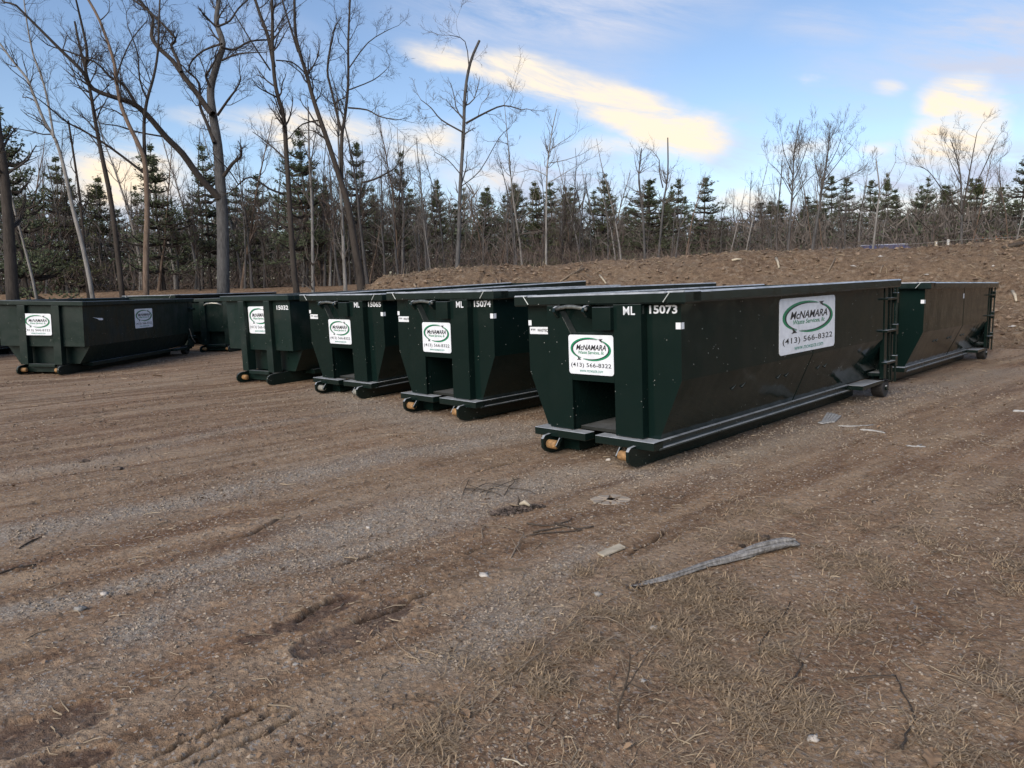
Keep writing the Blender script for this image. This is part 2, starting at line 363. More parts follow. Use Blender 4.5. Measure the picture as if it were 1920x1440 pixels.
def land(x, y):
    x = np.asarray(x, float); y = np.asarray(y, float)
    s, fx = foot_dist(x, y)
    ext = np.interp(fx, [-12, -9.4, -8.4, -6, -2, 1, 10, 14, 24, 30, 36], [0, .12, .25, .36, .50, .62, .88, .85, .85, .5, 0])
    wd = np.interp(fx, [-12, -9.6, -8.4, -4, 2], [8.2, 7.0, 4.0, 5.0, 8.2])     # the bank is steeper at its left end
    h = 2.35 * sstep(-.3, wd, s) + ext * np.exp(-((s - .92 * wd) / 3.2) ** 2) * (s > -3)
    h += 1.3 * sstep(12, 60, s)
    h += .25 * (fbm(x * .22, y * .22, 3, 5) - .5) * sstep(2, 8, s)
    # gentle yard unevenness, settled under each container
    yard = .10 * (fbm(x * .16 + 9, y * .16, 3, 11) - .5) * sstep(2, 9, np.hypot(x, y))
    wsum = np.zeros_like(x); zsum = np.zeros_like(x)
    for (px, py, pz, yaw, tp, tr) in POSE.values():
        l = (x - px) * sin(yaw) + (y - py) * cos(yaw); w = (x - px) * cos(yaw) - (y - py) * sin(yaw)
        dl = np.maximum(np.maximum(-.6 - l, l - 7.2), 0); dw = np.maximum(np.abs(w) - 1.1, 0); k = np.exp(-(dl * dl + dw * dw) / 1.6)
        wsum += k; zsum += k * (pz + np.clip(l, -.6, 7.2) * tp + np.clip(w, -1.2, 1.2) * tr - .012)
    k = np.clip(wsum, 0, 1)
    return h + yard * (1 - k) + np.where(wsum > 1e-6, zsum / np.maximum(wsum, 1e-6), 0) * k
def landz(x, y): return float(land(np.array([x]), np.array([y]))[0])
def on_ground(px, py):
    "place on the land seen at this point of the photograph"
    p = gpt(px, py)
    for _ in range(6): p = gpt(px, py, landz(p[0], p[1]))
    return p

def pl_dist(x, y, pts):
    "distance to a polyline, signed side, and arc length"
    best = np.full(x.shape, 1e9); arc = np.zeros(x.shape); sd = np.zeros(x.shape); acc = 0
    for a, b in zip(pts[:-1], pts[1:]):
        d = b - a; L_ = np.hypot(*d); t = np.clip(((x - a[0]) * d[0] + (y - a[1]) * d[1]) / (L_ * L_), 0, 1)
        dd = np.hypot(x - a[0] - t * d[0], y - a[1] - t * d[1]); mk = dd < best
        best = np.where(mk, dd, best); arc = np.where(mk, acc + t * L_, arc); sd = np.where(mk, np.sign(d[0] * (y - a[1]) - d[1] * (x - a[0])), sd); acc += L_
    return best, sd, arc, acc
def gl(*pp): return np.array([gpt(*p)[:2] for p in pp])
GRAVEL = [(gl((-200, 1200), (0, 1150), (180, 1112), (345, 1070), (460, 1035), (640, 1005), (850, 960), (1000, 915)), .13, .95), (gl((250, 1190), (300, 1150), (420, 1085), (640, 1040), (800, 1000), (900, 960)), .2, .6),
          (gl((620, 1000), (760, 960), (900, 925), (1010, 905)), .38, .8), (gl((-100, 1010), (120, 985), (320, 945), (560, 890), (760, 850), (980, 815)), .30, .8),
          (gl((-100, 900), (160, 870), (420, 810), (700, 770)), .22, .35), (gl((620, 730), (740, 780), (860, 805), (1000, 800), (1150, 830)), .55, .6), (gl((1250, 870), (1450, 830), (1620, 760), (1760, 720), (1880, 690)), .7, .45),
          (gl((900, 1160), (960, 1120), (1060, 1060), (1100, 1030)), .16, .6), (gl((870, 1230), (930, 1195), (1010, 1150)), .17, .8), (gl((230, 1185), (260, 1175), (300, 1160)), .10, .9), (gl((1040, 885), (1200, 885), (1400, 850)), .35, .5), (gl((0, 1320), (200, 1240), (480, 1130), (700, 1060)), .15, .25)]
TREAD = [gl((250, 1440), (330, 1395), (400, 1365), (450, 1335), (530, 1302)), gl((270, 1452), (350, 1415), (420, 1378), (470, 1360), (530, 1325), (560, 1312)), gl((300, 1455), (380, 1425), (440, 1400), (490, 1378), (600, 1315))]
RUTS = [(gl((545, 1175), (600, 1150), (650, 1120)), .10, .030), (gl((590, 1215), (650, 1195), (720, 1160), (745, 1140)), .13, .04), (gl((-40, 1400), (60, 1380), (140, 1350)), .16, .03), (gl((60, 1440), (110, 1425), (180, 1420)), .09, .035), (gl((470, 1200), (520, 1185)), .07, .012)]
CRACKS = [gl((545, 1172), (560, 1160), (600, 1133), (650, 1113), (668, 1112)), gl((640, 1172), (690, 1158), (735, 1143), (780, 1120), (830, 1102)), gl((860, 1040), (900, 1025), (930, 1010)), gl((0, 1075), (40, 1068), (70, 1058)), gl((380, 885), (430, 878), (530, 860)), gl((400, 1020), (470, 1000), (545, 960)),
          gl((0, 955), (60, 945), (90, 935)), gl((1170, 1040), (1230, 1010), (1260, 985)), gl((880, 885), (930, 870), (990, 855)), gl((610, 1065), (680, 1045), (760, 1022))]
def crease(x, y):
    "shade and damp of the tread prints and cracks, painted into the soil"
    c = np.zeros_like(x); u = x * cos(.75) + y * sin(.75); wob = .007 * np.sin(u * 50 + 2 * fbm(x * 3, y * 3, 2, 9))
    for pts in TREAD:
        d, sd, arc, tot = pl_dist(x, y, pts); c = np.maximum(c, np.exp(-((d * sd + wob) / .019) ** 2) * sstep(0, .2, arc) * sstep(tot, tot - .2, arc) * np.clip(.4 + 1.2 * fbm(x * 5, y * 5, 2, 77), 0, 1))
    for pts in CRACKS:
        d, sd, arc, tot = pl_dist(x, y, pts); c = np.maximum(c, np.exp(-((d * sd + .05 * (fbm(x * 9, y * 9, 3, 61) - .5)) / .016) ** 2) * sstep(0, .15, arc) * sstep(tot, tot - .15, arc))
    return c
def yard_masks(x, y):
    n1 = fbm(x * 1.7, y * 1.7, 4, 21); n2 = fbm(x * 6, y * 6, 4, 22)
    g = np.zeros_like(x)
    for pts, wd, amp in GRAVEL:
        d, _, _, _ = pl_dist(x, y, pts); g = np.maximum(g, amp * np.exp(-(d / (wd * (.6 + .9 * n1))) ** 2))
    g = np.clip(g * (.35 + 1.5 * n2) * 1.1, 0, 1)
    damp = np.zeros_like(x)
    for pts, wd, dep in RUTS:
        d, _, _, _ = pl_dist(x, y, pts); damp = np.maximum(damp, sstep(1.08, .88, d / (wd * (.6 + .8 * n2))))
    # dead grass: bottom right and right side, in tufts
    a = gl((700, 1440), (860, 1300), (960, 1170), (1100, 1080), (1250, 960), (1700, 900), (2100, 860))
    d, sd, arc, _ = pl_dist(x, y, a)
    gr = sstep(-.35, .75, np.where(sd < 0, d, -d) + (n1 - .5) * 1.3) * sstep(.26, .56, fbm(x * 2.6 + 3, y * 2.6, 4, 31))
    gr *= np.where(y > 9, sstep(16, 9, y) * .7, 1)
    gr = np.clip(gr * np.where(x > 1.9, .8, 1), 0, 1)
    return g, damp, gr
def detail(x, y):
    "ruts, tread prints and clods within the yard"
    r = np.hypot(x, y); z = np.zeros_like(x)
    cs, sn = cos(.75), sin(.75); u = x * cs + y * sn; v = -x * sn + y * cs      # along and across the wheel tracks
    warp = (fbm(x * .5, y * .5, 3, 41) - .5) * 1.6
    z += .030 * (fbm(u * .5, (v + warp) * 3.2, 4, 42) - .5) * sstep(40, 20, r)
    z += .016 * (fbm(u * 3, (v + warp) * 9, 4, 43, .6) - .5) + .012 * (fbm(x * 14, y * 14, 4, 44, .65) - .5)
    z += .012 * np.maximum(0, fbm(x * 30, y * 30, 2, 47) - .58) * 3
    wob = .007 * np.sin(u * 50 + 2 * fbm(x * 3, y * 3, 2, 9))
    for pts in TREAD:
        d, sd, arc, tot = pl_dist(x, y, pts); dd = d * sd + wob
        fade = sstep(0, .25, arc) * sstep(tot, tot - .25, arc) * np.clip(.2 + 1.4 * fbm(x * 5, y * 5, 2, 77), 0, 1)
        z -= .05 * np.exp(-(dd / .0125) ** 2) * fade
    n2 = fbm(x * 6, y * 6, 4, 22)
    for pts, wd, dep in RUTS:
        d, sd, arc, tot = pl_dist(x, y, pts); q = d / (wd * (.75 + .5 * n2)); k = sstep(1.15, .7, q)
        z += -dep * .32 * k + .22 * dep * np.exp(-((q - 1.25) / .25) ** 2) * (.4 + n2); z += .022 * k * (fbm(u * 9, v * 34, 3, 51) - .5) + .03 * np.maximum(0, fbm(x * 24, y * 24, 2, 52) - .5) * np.exp(-((q - 1.15) / .3) ** 2)
    for pts in CRACKS:
        d, sd, arc, tot = pl_dist(x, y, pts); dd = d * sd + .05 * (fbm(x * 9, y * 9, 3, 61) - .5); fade = sstep(0, .15, arc) * sstep(tot, tot - .15, arc)
        z -= .03 * np.exp(-(dd / .016) ** 2) * fade; z += .012 * np.exp(-((dd - .035) / .03) ** 2) * fade
    return z
def ground_z(x, y):
    x = np.atleast_1d(np.asarray(x, float)); y = np.atleast_1d(np.asarray(y, float)); return land(x, y) + detail(x, y)

# ------------------------------------------------------------------ ground
def soil_material(name, berm=False):
    mt, nt, b = newmat(name); nb = NB(nt); p = nb.pos()
    trk = nb.map(p, (.55, 2.6, 1), (0, 0, -.75)); big = nb.noise(trk, .9, 5, .6, .6); pat = nb.noise(p, .55, 4, .6); fine = nb.noise(p, 26, 4, .7); mid = nb.noise(p, 5.5, 4, .65)
    if berm:
        c = nb.mix(nb.range(mid, .32, .68), (.088, .054, .035), (.275, .188, .122)); c = nb.mix(nb.range(pat, .4, .7, 0, .5), c, (.26, .19, .13))
        c = nb.mix(nb.range(fine, .52, .75, 0, .65), c, (.31, .245, .18)); c = nb.mix(nb.range(fine, .48, .28, 0, .8), c, (.030, .019, .013))
        ch = nb.vor(p, 9, 'F1', 'Color'); sepc = nt.nodes.new('ShaderNodeSeparateColor'); nt.links.new(ch, sepc.inputs[0])
        c = nb.mix(nb.range(sepc.outputs[0], .82, .95, 0, .55), c, (.30, .24, .18))
    else:
        c = nb.mix(nb.range(big, .35, .66), (.135, .078, .045), (.33, .225, .140)); c = nb.mix(nb.range(pat, .42, .68, 0, .6), c, (.25, .142, .082))
        c = nb.mix(nb.range(mid, .42, .72, 0, .45), c, (.35, .255, .17)); c = nb.mix(nb.range(mid, .45, .25, 0, .5), c, (.082, .056, .040))
        stk = nb.noise(nb.map(p, (2.2, 19, 1), (0, 0, -.72)), 1, 4, .65, .5); c = nb.mix(nb.range(stk, .55, .75, 0, .5), c, (.30, .235, .175)); c = nb.mix(nb.range(stk, .45, .28, 0, .65), c, (.078, .052, .036))
        lane = nb.noise(nb.map(p, (.11, 2.3, 1), (0, 0, -.70)), 1, 4, .55, .35); c = nb.mix(nb.range(lane, .5, .66, 0, .6), c, (.36, .272, .19)); c = nb.mix(nb.range(lane, .48, .34, 0, .7), c, (.115, .062, .038))
        # gravel trodden into the soil
        vc = nb.vor(p, 62, 'F1', 'Color'); sp = nt.nodes.new('ShaderNodeSeparateColor'); nt.links.new(vc, sp.inputs[0])
        peb = nb.mix(sp.outputs[0], (.17, .14, .112), (.50, .435, .36)); edge = nb.vor(p, 62, 'DISTANCE_TO_EDGE')
        peb = nb.mix(nb.range(edge, .0, .12, .8, 0), peb, (.05, .04, .033))
        g = nb.attr('gravel'); gm = nb.math('MULTIPLY', g, nb.range(sp.outputs[1], .1, .5), True); c = nb.mix(gm, c, peb)
        c = nb.mix(nb.math('MULTIPLY', g, .3), c, (.36, .31, .255))
        few = nb.math('MULTIPLY', nb.math('GREATER_THAN', sp.outputs[2], .93), .7); c = nb.mix(few, c, (.33, .30, .27))
        # straw and thatch where grass died back
        st = nb.noise(nb.map(p, (14, 90, 1), (0, 0, .6)), 1, 4, .6, 2.5); st2 = nb.noise(nb.map(p, (85, 15, 1), (0, 0, .2)), 1, 4, .6, 2.5)
        gr = nb.attr('grass'); th = nb.math('MAXIMUM', nb.range(st, .54, .66), nb.range(st2, .54, .66))
        c = nb.mix(nb.math('MULTIPLY', gr, nb.math('MULTIPLY', th, .85)), c, (.33, .26, .18)); c = nb.mix(nb.math('MULTIPLY', gr, nb.range(fine, .45, .3, 0, .6)), c, (.055, .042, .028))
        c = nb.mix(nb.math('MULTIPLY', gr, .35), c, (.20, .118, .072))
        wood = nb.attr('wood'); lf = nb.vor(p, 11, 'F1', 'Color'); sl = nt.nodes.new('ShaderNodeSeparateColor'); nt.links.new(lf, sl.inputs[0])
        leaf = nb.mix(sl.outputs[0], (.10, .06, .035), (.30, .20, .125)); c = nb.mix(wood, c, leaf)
        c = nb.mix(nb.math('MULTIPLY', nb.attr('damp'), .7), c, (.085, .052, .040))
        c = nb.mix(nb.math('MULTIPLY', nb.attr('crease'), .9), c, (.018, .012, .009))  # shade inside the grooves put into the soil colour, with some damp
        c = nb.mix(nb.range(fine, .54, .74, 0, .55), c, (.42, .34, .25)); c = nb.mix(nb.range(fine, .47, .28, 0, .7), c, (.050, .034, .024))
    sc_ = nt.nodes.new('ShaderNodeVectorMath'); sc_.operation = 'SCALE'; nt.links.new(c, sc_.inputs[0]); sc_.inputs['Scale'].default_value = 1.0 if berm else 1.02; c = sc_.outputs[0]
    nt.links.new(c, b.inputs['Base Color']); b.inputs['Roughness'].default_value = .95; b.inputs['Specular IOR Level'].default_value = .15
    n1 = nb.bump(nb.noise(p, 18, 5, .7), 1.0 if berm else .85, .09 if berm else .032); n2 = nb.bump(nb.noise(p, 130, 2, .6), .5, .008, n1); nt.links.new(n2, b.inputs['Normal'])
    return mt
M['soil'] = soil_material('yard_soil'); M['berm'] = soil_material('berm_soil', True)
def build_ground():
    th = np.concatenate([np.linspace(-.68, .68, 580), np.linspace(.68, 2 * pi - .68, 70)[1:-1]])
    r = np.concatenate([[.02, .5, 1.1, 1.7], np.concatenate([np.geomspace(2.2, 9, 430), np.geomspace(9.04, 45, 190)]), np.geomspace(46, 900, 60)])
    T, Rr = np.meshgrid(th, r); x = Rr * np.sin(T); y = Rr * np.cos(T); sh = x.shape; x = x.ravel(); y = y.ravel()
    s, fx = foot_dist(x, y)
    z = land(x, y); near = np.hypot(x, y) < 46; z[near] += detail(x[near], y[near])
    inb = (fx > -11.5) & (s > .4) & (s < 12.5); z = z - .35 * sstep(.2, 1.0, s) * sstep(13.5, 12, s) * sstep(-11.8, -9.5, fx)
    far = np.hypot(x, y) > 120; z[far] = np.minimum(z[far], 4.0)
    g = np.zeros_like(x); dm = np.zeros_like(x); gr = np.zeros_like(x); g[near], dm[near], gr[near] = yard_masks(x[near], y[near]); cz = np.zeros_like(x); cz[near] = crease(x[near], y[near])
    wood = sstep(2.0, 6.0, s) * .9
    n, k = sh; i = np.arange(n - 1)[:, None] * k; j = np.arange(k)[None, :]; j2 = (j + 1) % k
    F = np.stack([i + j, i + k + j, i + k + j2, i + j2], -1).reshape(-1, 4)[:, ::-1]
    me = mesh_np('ground', np.stack([x, y, z], 1), F, M['soil'], True, dict(gravel=g, damp=dm, grass=gr, wood=wood, crease=cz))
    tag(obj('ground', me), 'brown dirt yard with wheel tracks, gravel bands and dead grass', kind='structure')
build_ground()
def build_berm():
    # dirt bank heaped round the back of the yard
    seg = FOOT[4:17]; L_ = np.concatenate([[0], np.cumsum(np.hypot(*np.diff(seg, axis=0).T))]); tot = L_[-1]
    a = np.arange(0, tot, .085)[:]; a = a[a < 62]; sx = np.interp(a, L_, seg[:, 0]); sy = np.interp(a, L_, seg[:, 1])
    for _ in range(30): sx[1:-1] = (sx[:-2] + sx[2:] + 2 * sx[1:-1]) / 4; sy[1:-1] = (sy[:-2] + sy[2:] + 2 * sy[1:-1]) / 4
    k = np.ones(60) / 60
    tx = np.gradient(sx); ty = np.gradient(sy); tx = np.convolve(np.pad(tx, 30, 'edge'), k, 'same')[30:-30]; ty = np.convolve(np.pad(ty, 30, 'edge'), k, 'same')[30:-30]
    ln = np.hypot(tx, ty); nx = -ty / ln; ny = tx / ln
    s = np.linspace(-.9, 13.5, 150)
    A, Sg = np.meshgrid(np.arange(len(a)), s, indexing='ij')
    x = sx[A] + nx[A] * Sg; y = sy[A] + ny[A] * Sg; sh = x.shape; x = x.ravel(); y = y.ravel()
    sd = Sg.ravel(); aa = a[A].ravel()
    lump = (fbm(x * .9, y * .9, 4, 70, .55) - .45) * .36 + (fbm(x * 3.4, y * 3.4, 4, 71, .6) - .5) * .17 + np.abs(fbm(x * 7, y * 7, 3, 72) - .5) * .13
    on = sstep(-.5, 1.4, sd + .8 * (fbm(x * .7, y * .7, 3, 75) - .5)) * sstep(13.4, 10, sd) * sstep(0, 4, aa)
    z = land(x, y) + lump * on - .12 + .14 * on
    n, k = sh; i = np.arange(n - 1)[:, None] * k; j = np.arange(k - 1)[None, :]
    F = np.stack([i + j, i + k + j, i + k + j + 1, i + j + 1], -1).reshape(-1, 4)
    me = mesh_np('dirt_berm', np.stack([x, y, z], 1), F, M['berm'], True)
    tag(obj('dirt_berm', me), 'long bank of rough brown dirt heaped behind the green containers', kind='structure')
    return x, y, z, sd, aa
BX, BY, BZ, BS, BA = build_berm()

# small lumps: eight-faced pebbles, squashed and turned at random
OCT_V = np.array([(1, 0, 0), (-1, 0, 0), (0, 1, 0), (0, -1, 0), (0, 0, 1), (0, 0, -1)], float)
OCT_F = np.array([(0, 2, 4), (2, 1, 4), (1, 3, 4), (3, 0, 4), (2, 0, 5), (1, 2, 5), (3, 1, 5), (0, 3, 5)])
def lumps(name, P, size, mat, label, flat=.6, seed=1, kind='stuff', parent=None):
    r = np.random.default_rng(seed); n = len(P)
    V = np.repeat(OCT_V[None], n, 0) * (1 + .5 * (r.random((n, 6, 1)) - .5)); V *= size[:, None, None] * (np.array([1, 1, flat])[None, None] * (.75 + .5 * r.random((n, 1, 3))))
    an = r.random(n) * 2 * pi; c, s = np.cos(an)[:, None], np.sin(an)[:, None]; tl = (r.random(n)[:, None] - .5) * .9
    vx = V[..., 0] * c - V[..., 1] * s; vy = V[..., 0] * s + V[..., 1] * c; vz = V[..., 2] + vx * tl * .5
    V = np.stack([vx, vy, vz], -1) + P[:, None, :]
    F = (OCT_F[None] + (np.arange(n) * 6)[:, None, None]).reshape(-1, 3)
    o = obj(name, mesh_np(name, V.reshape(-1, 3), F, mat, False), parent)
    return tag(o, label, kind=kind)
def lump_mat(name, a, b_, s=9):
    mt, nt, b = newmat(name); nb = NB(nt); p = nb.pos(); v = nb.vor(p, s, 'F1', 'Color'); sp = nt.nodes.new('ShaderNodeSeparateColor'); nt.links.new(v, sp.inputs[0])
    nt.links.new(nb.mix(sp.outputs[0], a, b_), b.inputs['Base Color']); b.inputs['Roughness'].default_value = .9; b.inputs['Specular IOR Level'].default_value = .2
    return mt
M['gravel'] = lump_mat('gravel_stone', (.15, .115, .085), (.37, .305, .24), 45); M['clod'] = lump_mat('soil_clod', (.085, .056, .038), (.28, .205, .145), 7)
M['mulch'] = lump_mat('rotted_bark', (.03, .024, .02), (.15, .115, .095), 30)
def scatter_ground():
    r = np.random.default_rng(3)
    # gravel lies where the bands are, thinner everywhere else
    n = 420000; th = r.uniform(-.62, .62, n); d = 2.6 * np.exp(r.random(n) * math.log(17 / 2.6)); x = d * np.sin(th); y = d * np.cos(th)
    g, dm, gr = yard_masks(x, y); keep = r.random(n) < np.clip(g * .15 + .010 + .03 * (fbm(x * .9, y * .9, 3, 91) > .56), 0, 1) * (1 - .8 * dm); x = x[keep]; y = y[keep]; d = d[keep]
    sz = np.minimum(.003 + .010 * r.random(len(x)) ** 4 + .0009 * d, .02); P = np.stack([x, y, ground_z(x, y) + sz * .2], 1)
    lumps('gravel', P, sz, M['gravel'], 'grey gravel and small stones lying along the wheel tracks', .65, 4)
    # clods and chunks of root on the berm
    ok = np.where((BS > -.3) & (BS < 9) & (BA > 2) & (BA < 52))[0]; i = r.choice(ok, 16000); sz = .012 + .10 * r.random(len(i)) ** 6
    P = np.stack([BX[i] + r.normal(0, .05, len(i)), BY[i] + r.normal(0, .05, len(i)), BZ[i] + sz * .3], 1); lumps('dirt_clods', P, sz, M['clod'], 'loose clods of brown dirt covering the bank', .7, 5)
    # clods kicked up in the yard
    n = 22000; th = r.uniform(-.62, .62, n); d = 2.6 * np.exp(r.random(n) * math.log(30 / 2.6)); x = d * np.sin(th); y = d * np.cos(th); keep = fbm(x * 1.3, y * 1.3, 3, 95) > .56; x = x[keep]; y = y[keep]; d = d[keep]
    s_, _ = foot_dist(x, y); q = s_ < 1; x = x[q]; y = y[q]; d = d[q]; sz = .003 + .010 * r.random(len(x)) ** 4 + .0010 * d
    lumps('yard_crumbs', np.stack([x, y, ground_z(x, y) + sz * .2], 1), sz, M['clod'], 'crumbs of dry soil scattered over the yard', .6, 6)
scatter_ground()

def grass_blades():
    r = np.random.default_rng(12)
    n = 520000; th = r.uniform(-.35, .64, n); d = 2.5 * np.exp(r.random(n) * math.log(15 / 2.5)); x = d * np.sin(th); y = d * np.cos(th)
    _, dm, gr = yard_masks(x, y); tuft = fbm(x * 9, y * 9, 3, 101); keep = r.random(n) < gr * sstep(.46, .70, tuft) * sstep(.42, .60, fbm(x * 1.6, y * 1.6, 3, 133)) * .8 + .012 * (gr > .02)
    x = x[keep]; y = y[keep]; d = d[keep]; n = len(x); z = ground_z(x, y)
    L_ = (.03 + .10 * r.random(n) ** 1.8) * (1 + .4 * (tuft[keep] > .6)); an = r.random(n) * 2 * pi + .8 * np.sin(x * 3); lean = .85 + .68 * r.random(n)
    w = .0012 + .0009 * r.random(n) + .00022 * d; hx = np.cos(an); hy = np.sin(an); sxn = -hy; syn = hx; bend = r.normal(0, .5, n)
    def pt(t, curl): return np.stack([x + (hx * np.sin(lean) + sxn * bend * t * .5) * L_ * t, y + (hy * np.sin(lean) + syn * bend * t * .5) * L_ * t, z + np.cos(lean) * L_ * t * (1 - curl * t) + .002], 1)
    side = np.stack([sxn * w, syn * w, np.zeros(n)], 1)
    p0, p1, p2 = pt(0, 0), pt(.55, .25), pt(1, .6)
    V = np.stack([p0 - side, p0 + side, p1 + side * .8, p1 - side * .8, p2], 1).reshape(-1, 3); b = (np.arange(n) * 5)[:, None]
    F = np.concatenate([b + np.array([[0, 1, 2]]), b + np.array([[0, 2, 3]]), b + np.array([[3, 2, 4]])])
    mg, nt, bs = newmat('dead_grass'); mt = mg; nb = NB(nt); p = nb.pos(); v = nb.noise(p, 40, 3); w_ = nb.noise(p, 1.3, 3)
    c = nb.mix(nb.range(v, .3, .7), (.115, .074, .043), (.43, .315, .195)); c = nb.mix(nb.range(w_, .5, .72, 0, .5), c, (.29, .225, .155)); nt.links.new(c, bs.inputs['Base Color']); bs.inputs['Roughness'].default_value = .8
    tag(obj('dead_grass', mesh_np('dead_grass', V, F, mt)), 'matted dead straw-coloured grass over the near ground', kind='stuff')
    # loose dry stems, twigs and chips lying flat over the yard
    n = 2300; th = r.uniform(-.62, .64, n); d = 2.6 * np.exp(r.random(n) * math.log(26 / 2.6)); x = d * np.sin(th); y = d * np.cos(th); s_, _ = foot_dist(x, y); k = s_ < .5; x, y, d = x[k], y[k], d[k]; n = len(x)
    an = r.random(n) * 2 * pi; L_ = .03 + .16 * r.random(n) ** 3 + .002 * d; z = ground_z(x, y) + .006; w = .0010 + .003 * r.random(n) ** 4 + .0002 * d
    hx, hy = np.cos(an) * L_, np.sin(an) * L_; bend = r.normal(0, .18, n)
    A = np.stack([x, y, z], 1); mx, my = x + hx * .5 - hy * bend, y + hy * .5 + hx * bend; Bm = np.stack([mx, my, ground_z(mx, my) + .009], 1); C = np.stack([x + hx, y + hy, ground_z(x + hx, y + hy) + .006], 1)
    nrm = np.stack([-np.sin(an), np.cos(an), np.zeros(n)], 1) * w[:, None]; up = np.zeros((n, 3)); up[:, 2] = w * 1.4
    V = np.stack([A - nrm, A + nrm, A + up, Bm - nrm, Bm + nrm, Bm + up, C - nrm * .5, C + nrm * .5, C + up * .5], 1).reshape(-1, 3); b = (np.arange(n) * 9)[:, None]
    F = np.concatenate([b + np.array([q]) for q in [(0, 3, 5, 2), (2, 5, 4, 1), (3, 6, 8, 5), (5, 8, 7, 4)]])
    mt, nt, bs = newmat('dry_stems'); nb = NB(nt); p = nb.pos(); sp = nt.nodes.new('ShaderNodeSeparateColor'); nt.links.new(nb.vor(p, 3.5, 'F1', 'Color'), sp.inputs[0]); nt.links.new(nb.mix(sp.outputs[0], (.045, .032, .022), (.36, .28, .19)), bs.inputs['Base Color']); bs.inputs['Roughness'].default_value = .85
    tag(obj('dry_stems', mesh_np('dry_stems', V, F, mt)), 'loose dry stems, twigs and chips strewn over the dirt', kind='stuff')
    # longer bent straws matted through the grass
    n = 42000; th = r.uniform(-.35, .64, n); d = 2.6 * np.exp(r.random(n) * math.log(11 / 2.6)); x = d * np.sin(th); y = d * np.cos(th); _, _, gr = yard_masks(x, y); k = r.random(n) < gr * sstep(.42, .62, fbm(x * 4, y * 4, 3, 131)) * sstep(.44, .58, fbm(x * 1.6, y * 1.6, 3, 133)) * .75 + .03 * gr; x, y, d = x[k], y[k], d[k]; n = len(x)
    an = r.normal(.6, .9, n); L_ = r.uniform(.08, .26, n); kk = r.normal(0, 3.2, n); w = .0013 + .0010 * r.random(n) + .00020 * d; V = []; hgt = r.uniform(.004, .035, n); px, py = x.copy(), y.copy()
    for q in range(5):
        zz = ground_z(px, py) + .004 + hgt * sin(pi * q / 4); c0 = np.stack([px, py, zz], 1); sd = np.stack([-np.sin(an), np.cos(an), np.zeros(n)], 1) * w[:, None]; V += [c0 - sd, c0 + sd]; an = an + kk * L_ / 4; px = px + np.cos(an) * L_ / 4; py = py + np.sin(an) * L_ / 4
    V = np.stack(V, 1).reshape(-1, 3); b = (np.arange(n) * 10)[:, None]; F = np.concatenate([b + np.array([(2 * q, 2 * q + 1, 2 * q + 3, 2 * q + 2)]) for q in range(4)])
    tag(obj('matted_straw', mesh_np('matted_straw', V, F, mg)), 'long bent straws matted through the dead grass', kind='stuff')
    # fallen leaves
    n = 260; th = r.uniform(-.62, .64, n); d = 2.7 * np.exp(r.random(n) * math.log(34 / 2.7)); x = d * np.sin(th); y = d * np.cos(th); L_ = .010 + .016 * r.random(n) + .0012 * d; an = r.random(n) * 2 * pi; z = land(x, y) + detail(x, y) + .012
    e = np.stack([np.cos(an), np.sin(an), r.normal(0, .3, n)], 1) * L_[:, None]; f = np.stack([-np.sin(an), np.cos(an), r.normal(0, .4, n)], 1) * (L_ * .5)[:, None]; c0 = np.stack([x, y, z], 1); up = np.zeros((n, 3)); up[:, 2] = L_ * .35
    V = np.stack([c0 - e, c0 - e * .2 + f + up, c0 - e * .2 - f + up, c0 + e * .5 + f * .8 + up * .6, c0 + e * .5 - f * .8 + up * .6, c0 + e], 1).reshape(-1, 3); b = (np.arange(n) * 6)[:, None]
    F = np.concatenate([b + np.array([q]) for q in [(0, 2, 1), (1, 2, 4), (1, 4, 3), (3, 4, 5)]])
    tag(obj('fallen_leaves', mesh_np('fallen_leaves', V, F, M['dead_leaf'])), 'curled brown dead leaves scattered on the ground', kind='stuff')
grass_blades()

# ------------------------------------------------------------------ lettering and signs
_txt = {}
def text_mesh(body, shear=0., bold=0., spacing=1.):
    k = (body, shear, bold, spacing)
    if k in _txt: return _txt[k]
    cu = bpy.data.curves.new('lettering', 'FONT'); cu.body = body; cu.shear = shear; cu.offset = bold; cu.space_character = spacing; cu.resolution_u = 3; cu.align_x = 'LEFT'
    o = bpy.data.objects.new('lettering', cu); COL.objects.link(o); dg = bpy.context.evaluated_depsgraph_get()
    me = bpy.data.meshes.new_from_object(o.evaluated_get(dg)); bpy.data.objects.remove(o); bpy.data.curves.remove(cu)
    n = len(me.vertices); co = np.zeros(n * 3, np.float32); me.vertices.foreach_get('co', co); co = co.reshape(-1, 3); lo = co.min(0); hi = co.max(0)
    co[:, 0] = (co[:, 0] - lo[0]) / (hi[0] - lo[0]); co[:, 1] = (co[:, 1] - lo[1]) / (hi[1] - lo[1]); co[:, 2] = 0
    me.vertices.foreach_set('co', co.ravel()); me.update(); _txt[k] = me; return me
def face_frame(face):
    "origin, right and up of a flat face in the container's own axes (X across, Y along, Z up)"
    if face[0] == 'front': return Vector((0, face[1], 0)), Vector((1, 0, 0)), Vector((0, 0, 1)), Vector((0, -1, 0))
    return Vector((face[1], 0, 0)), Vector((0, 1, 0)), Vector((0, 0, 1)), Vector((1, 0, 0))
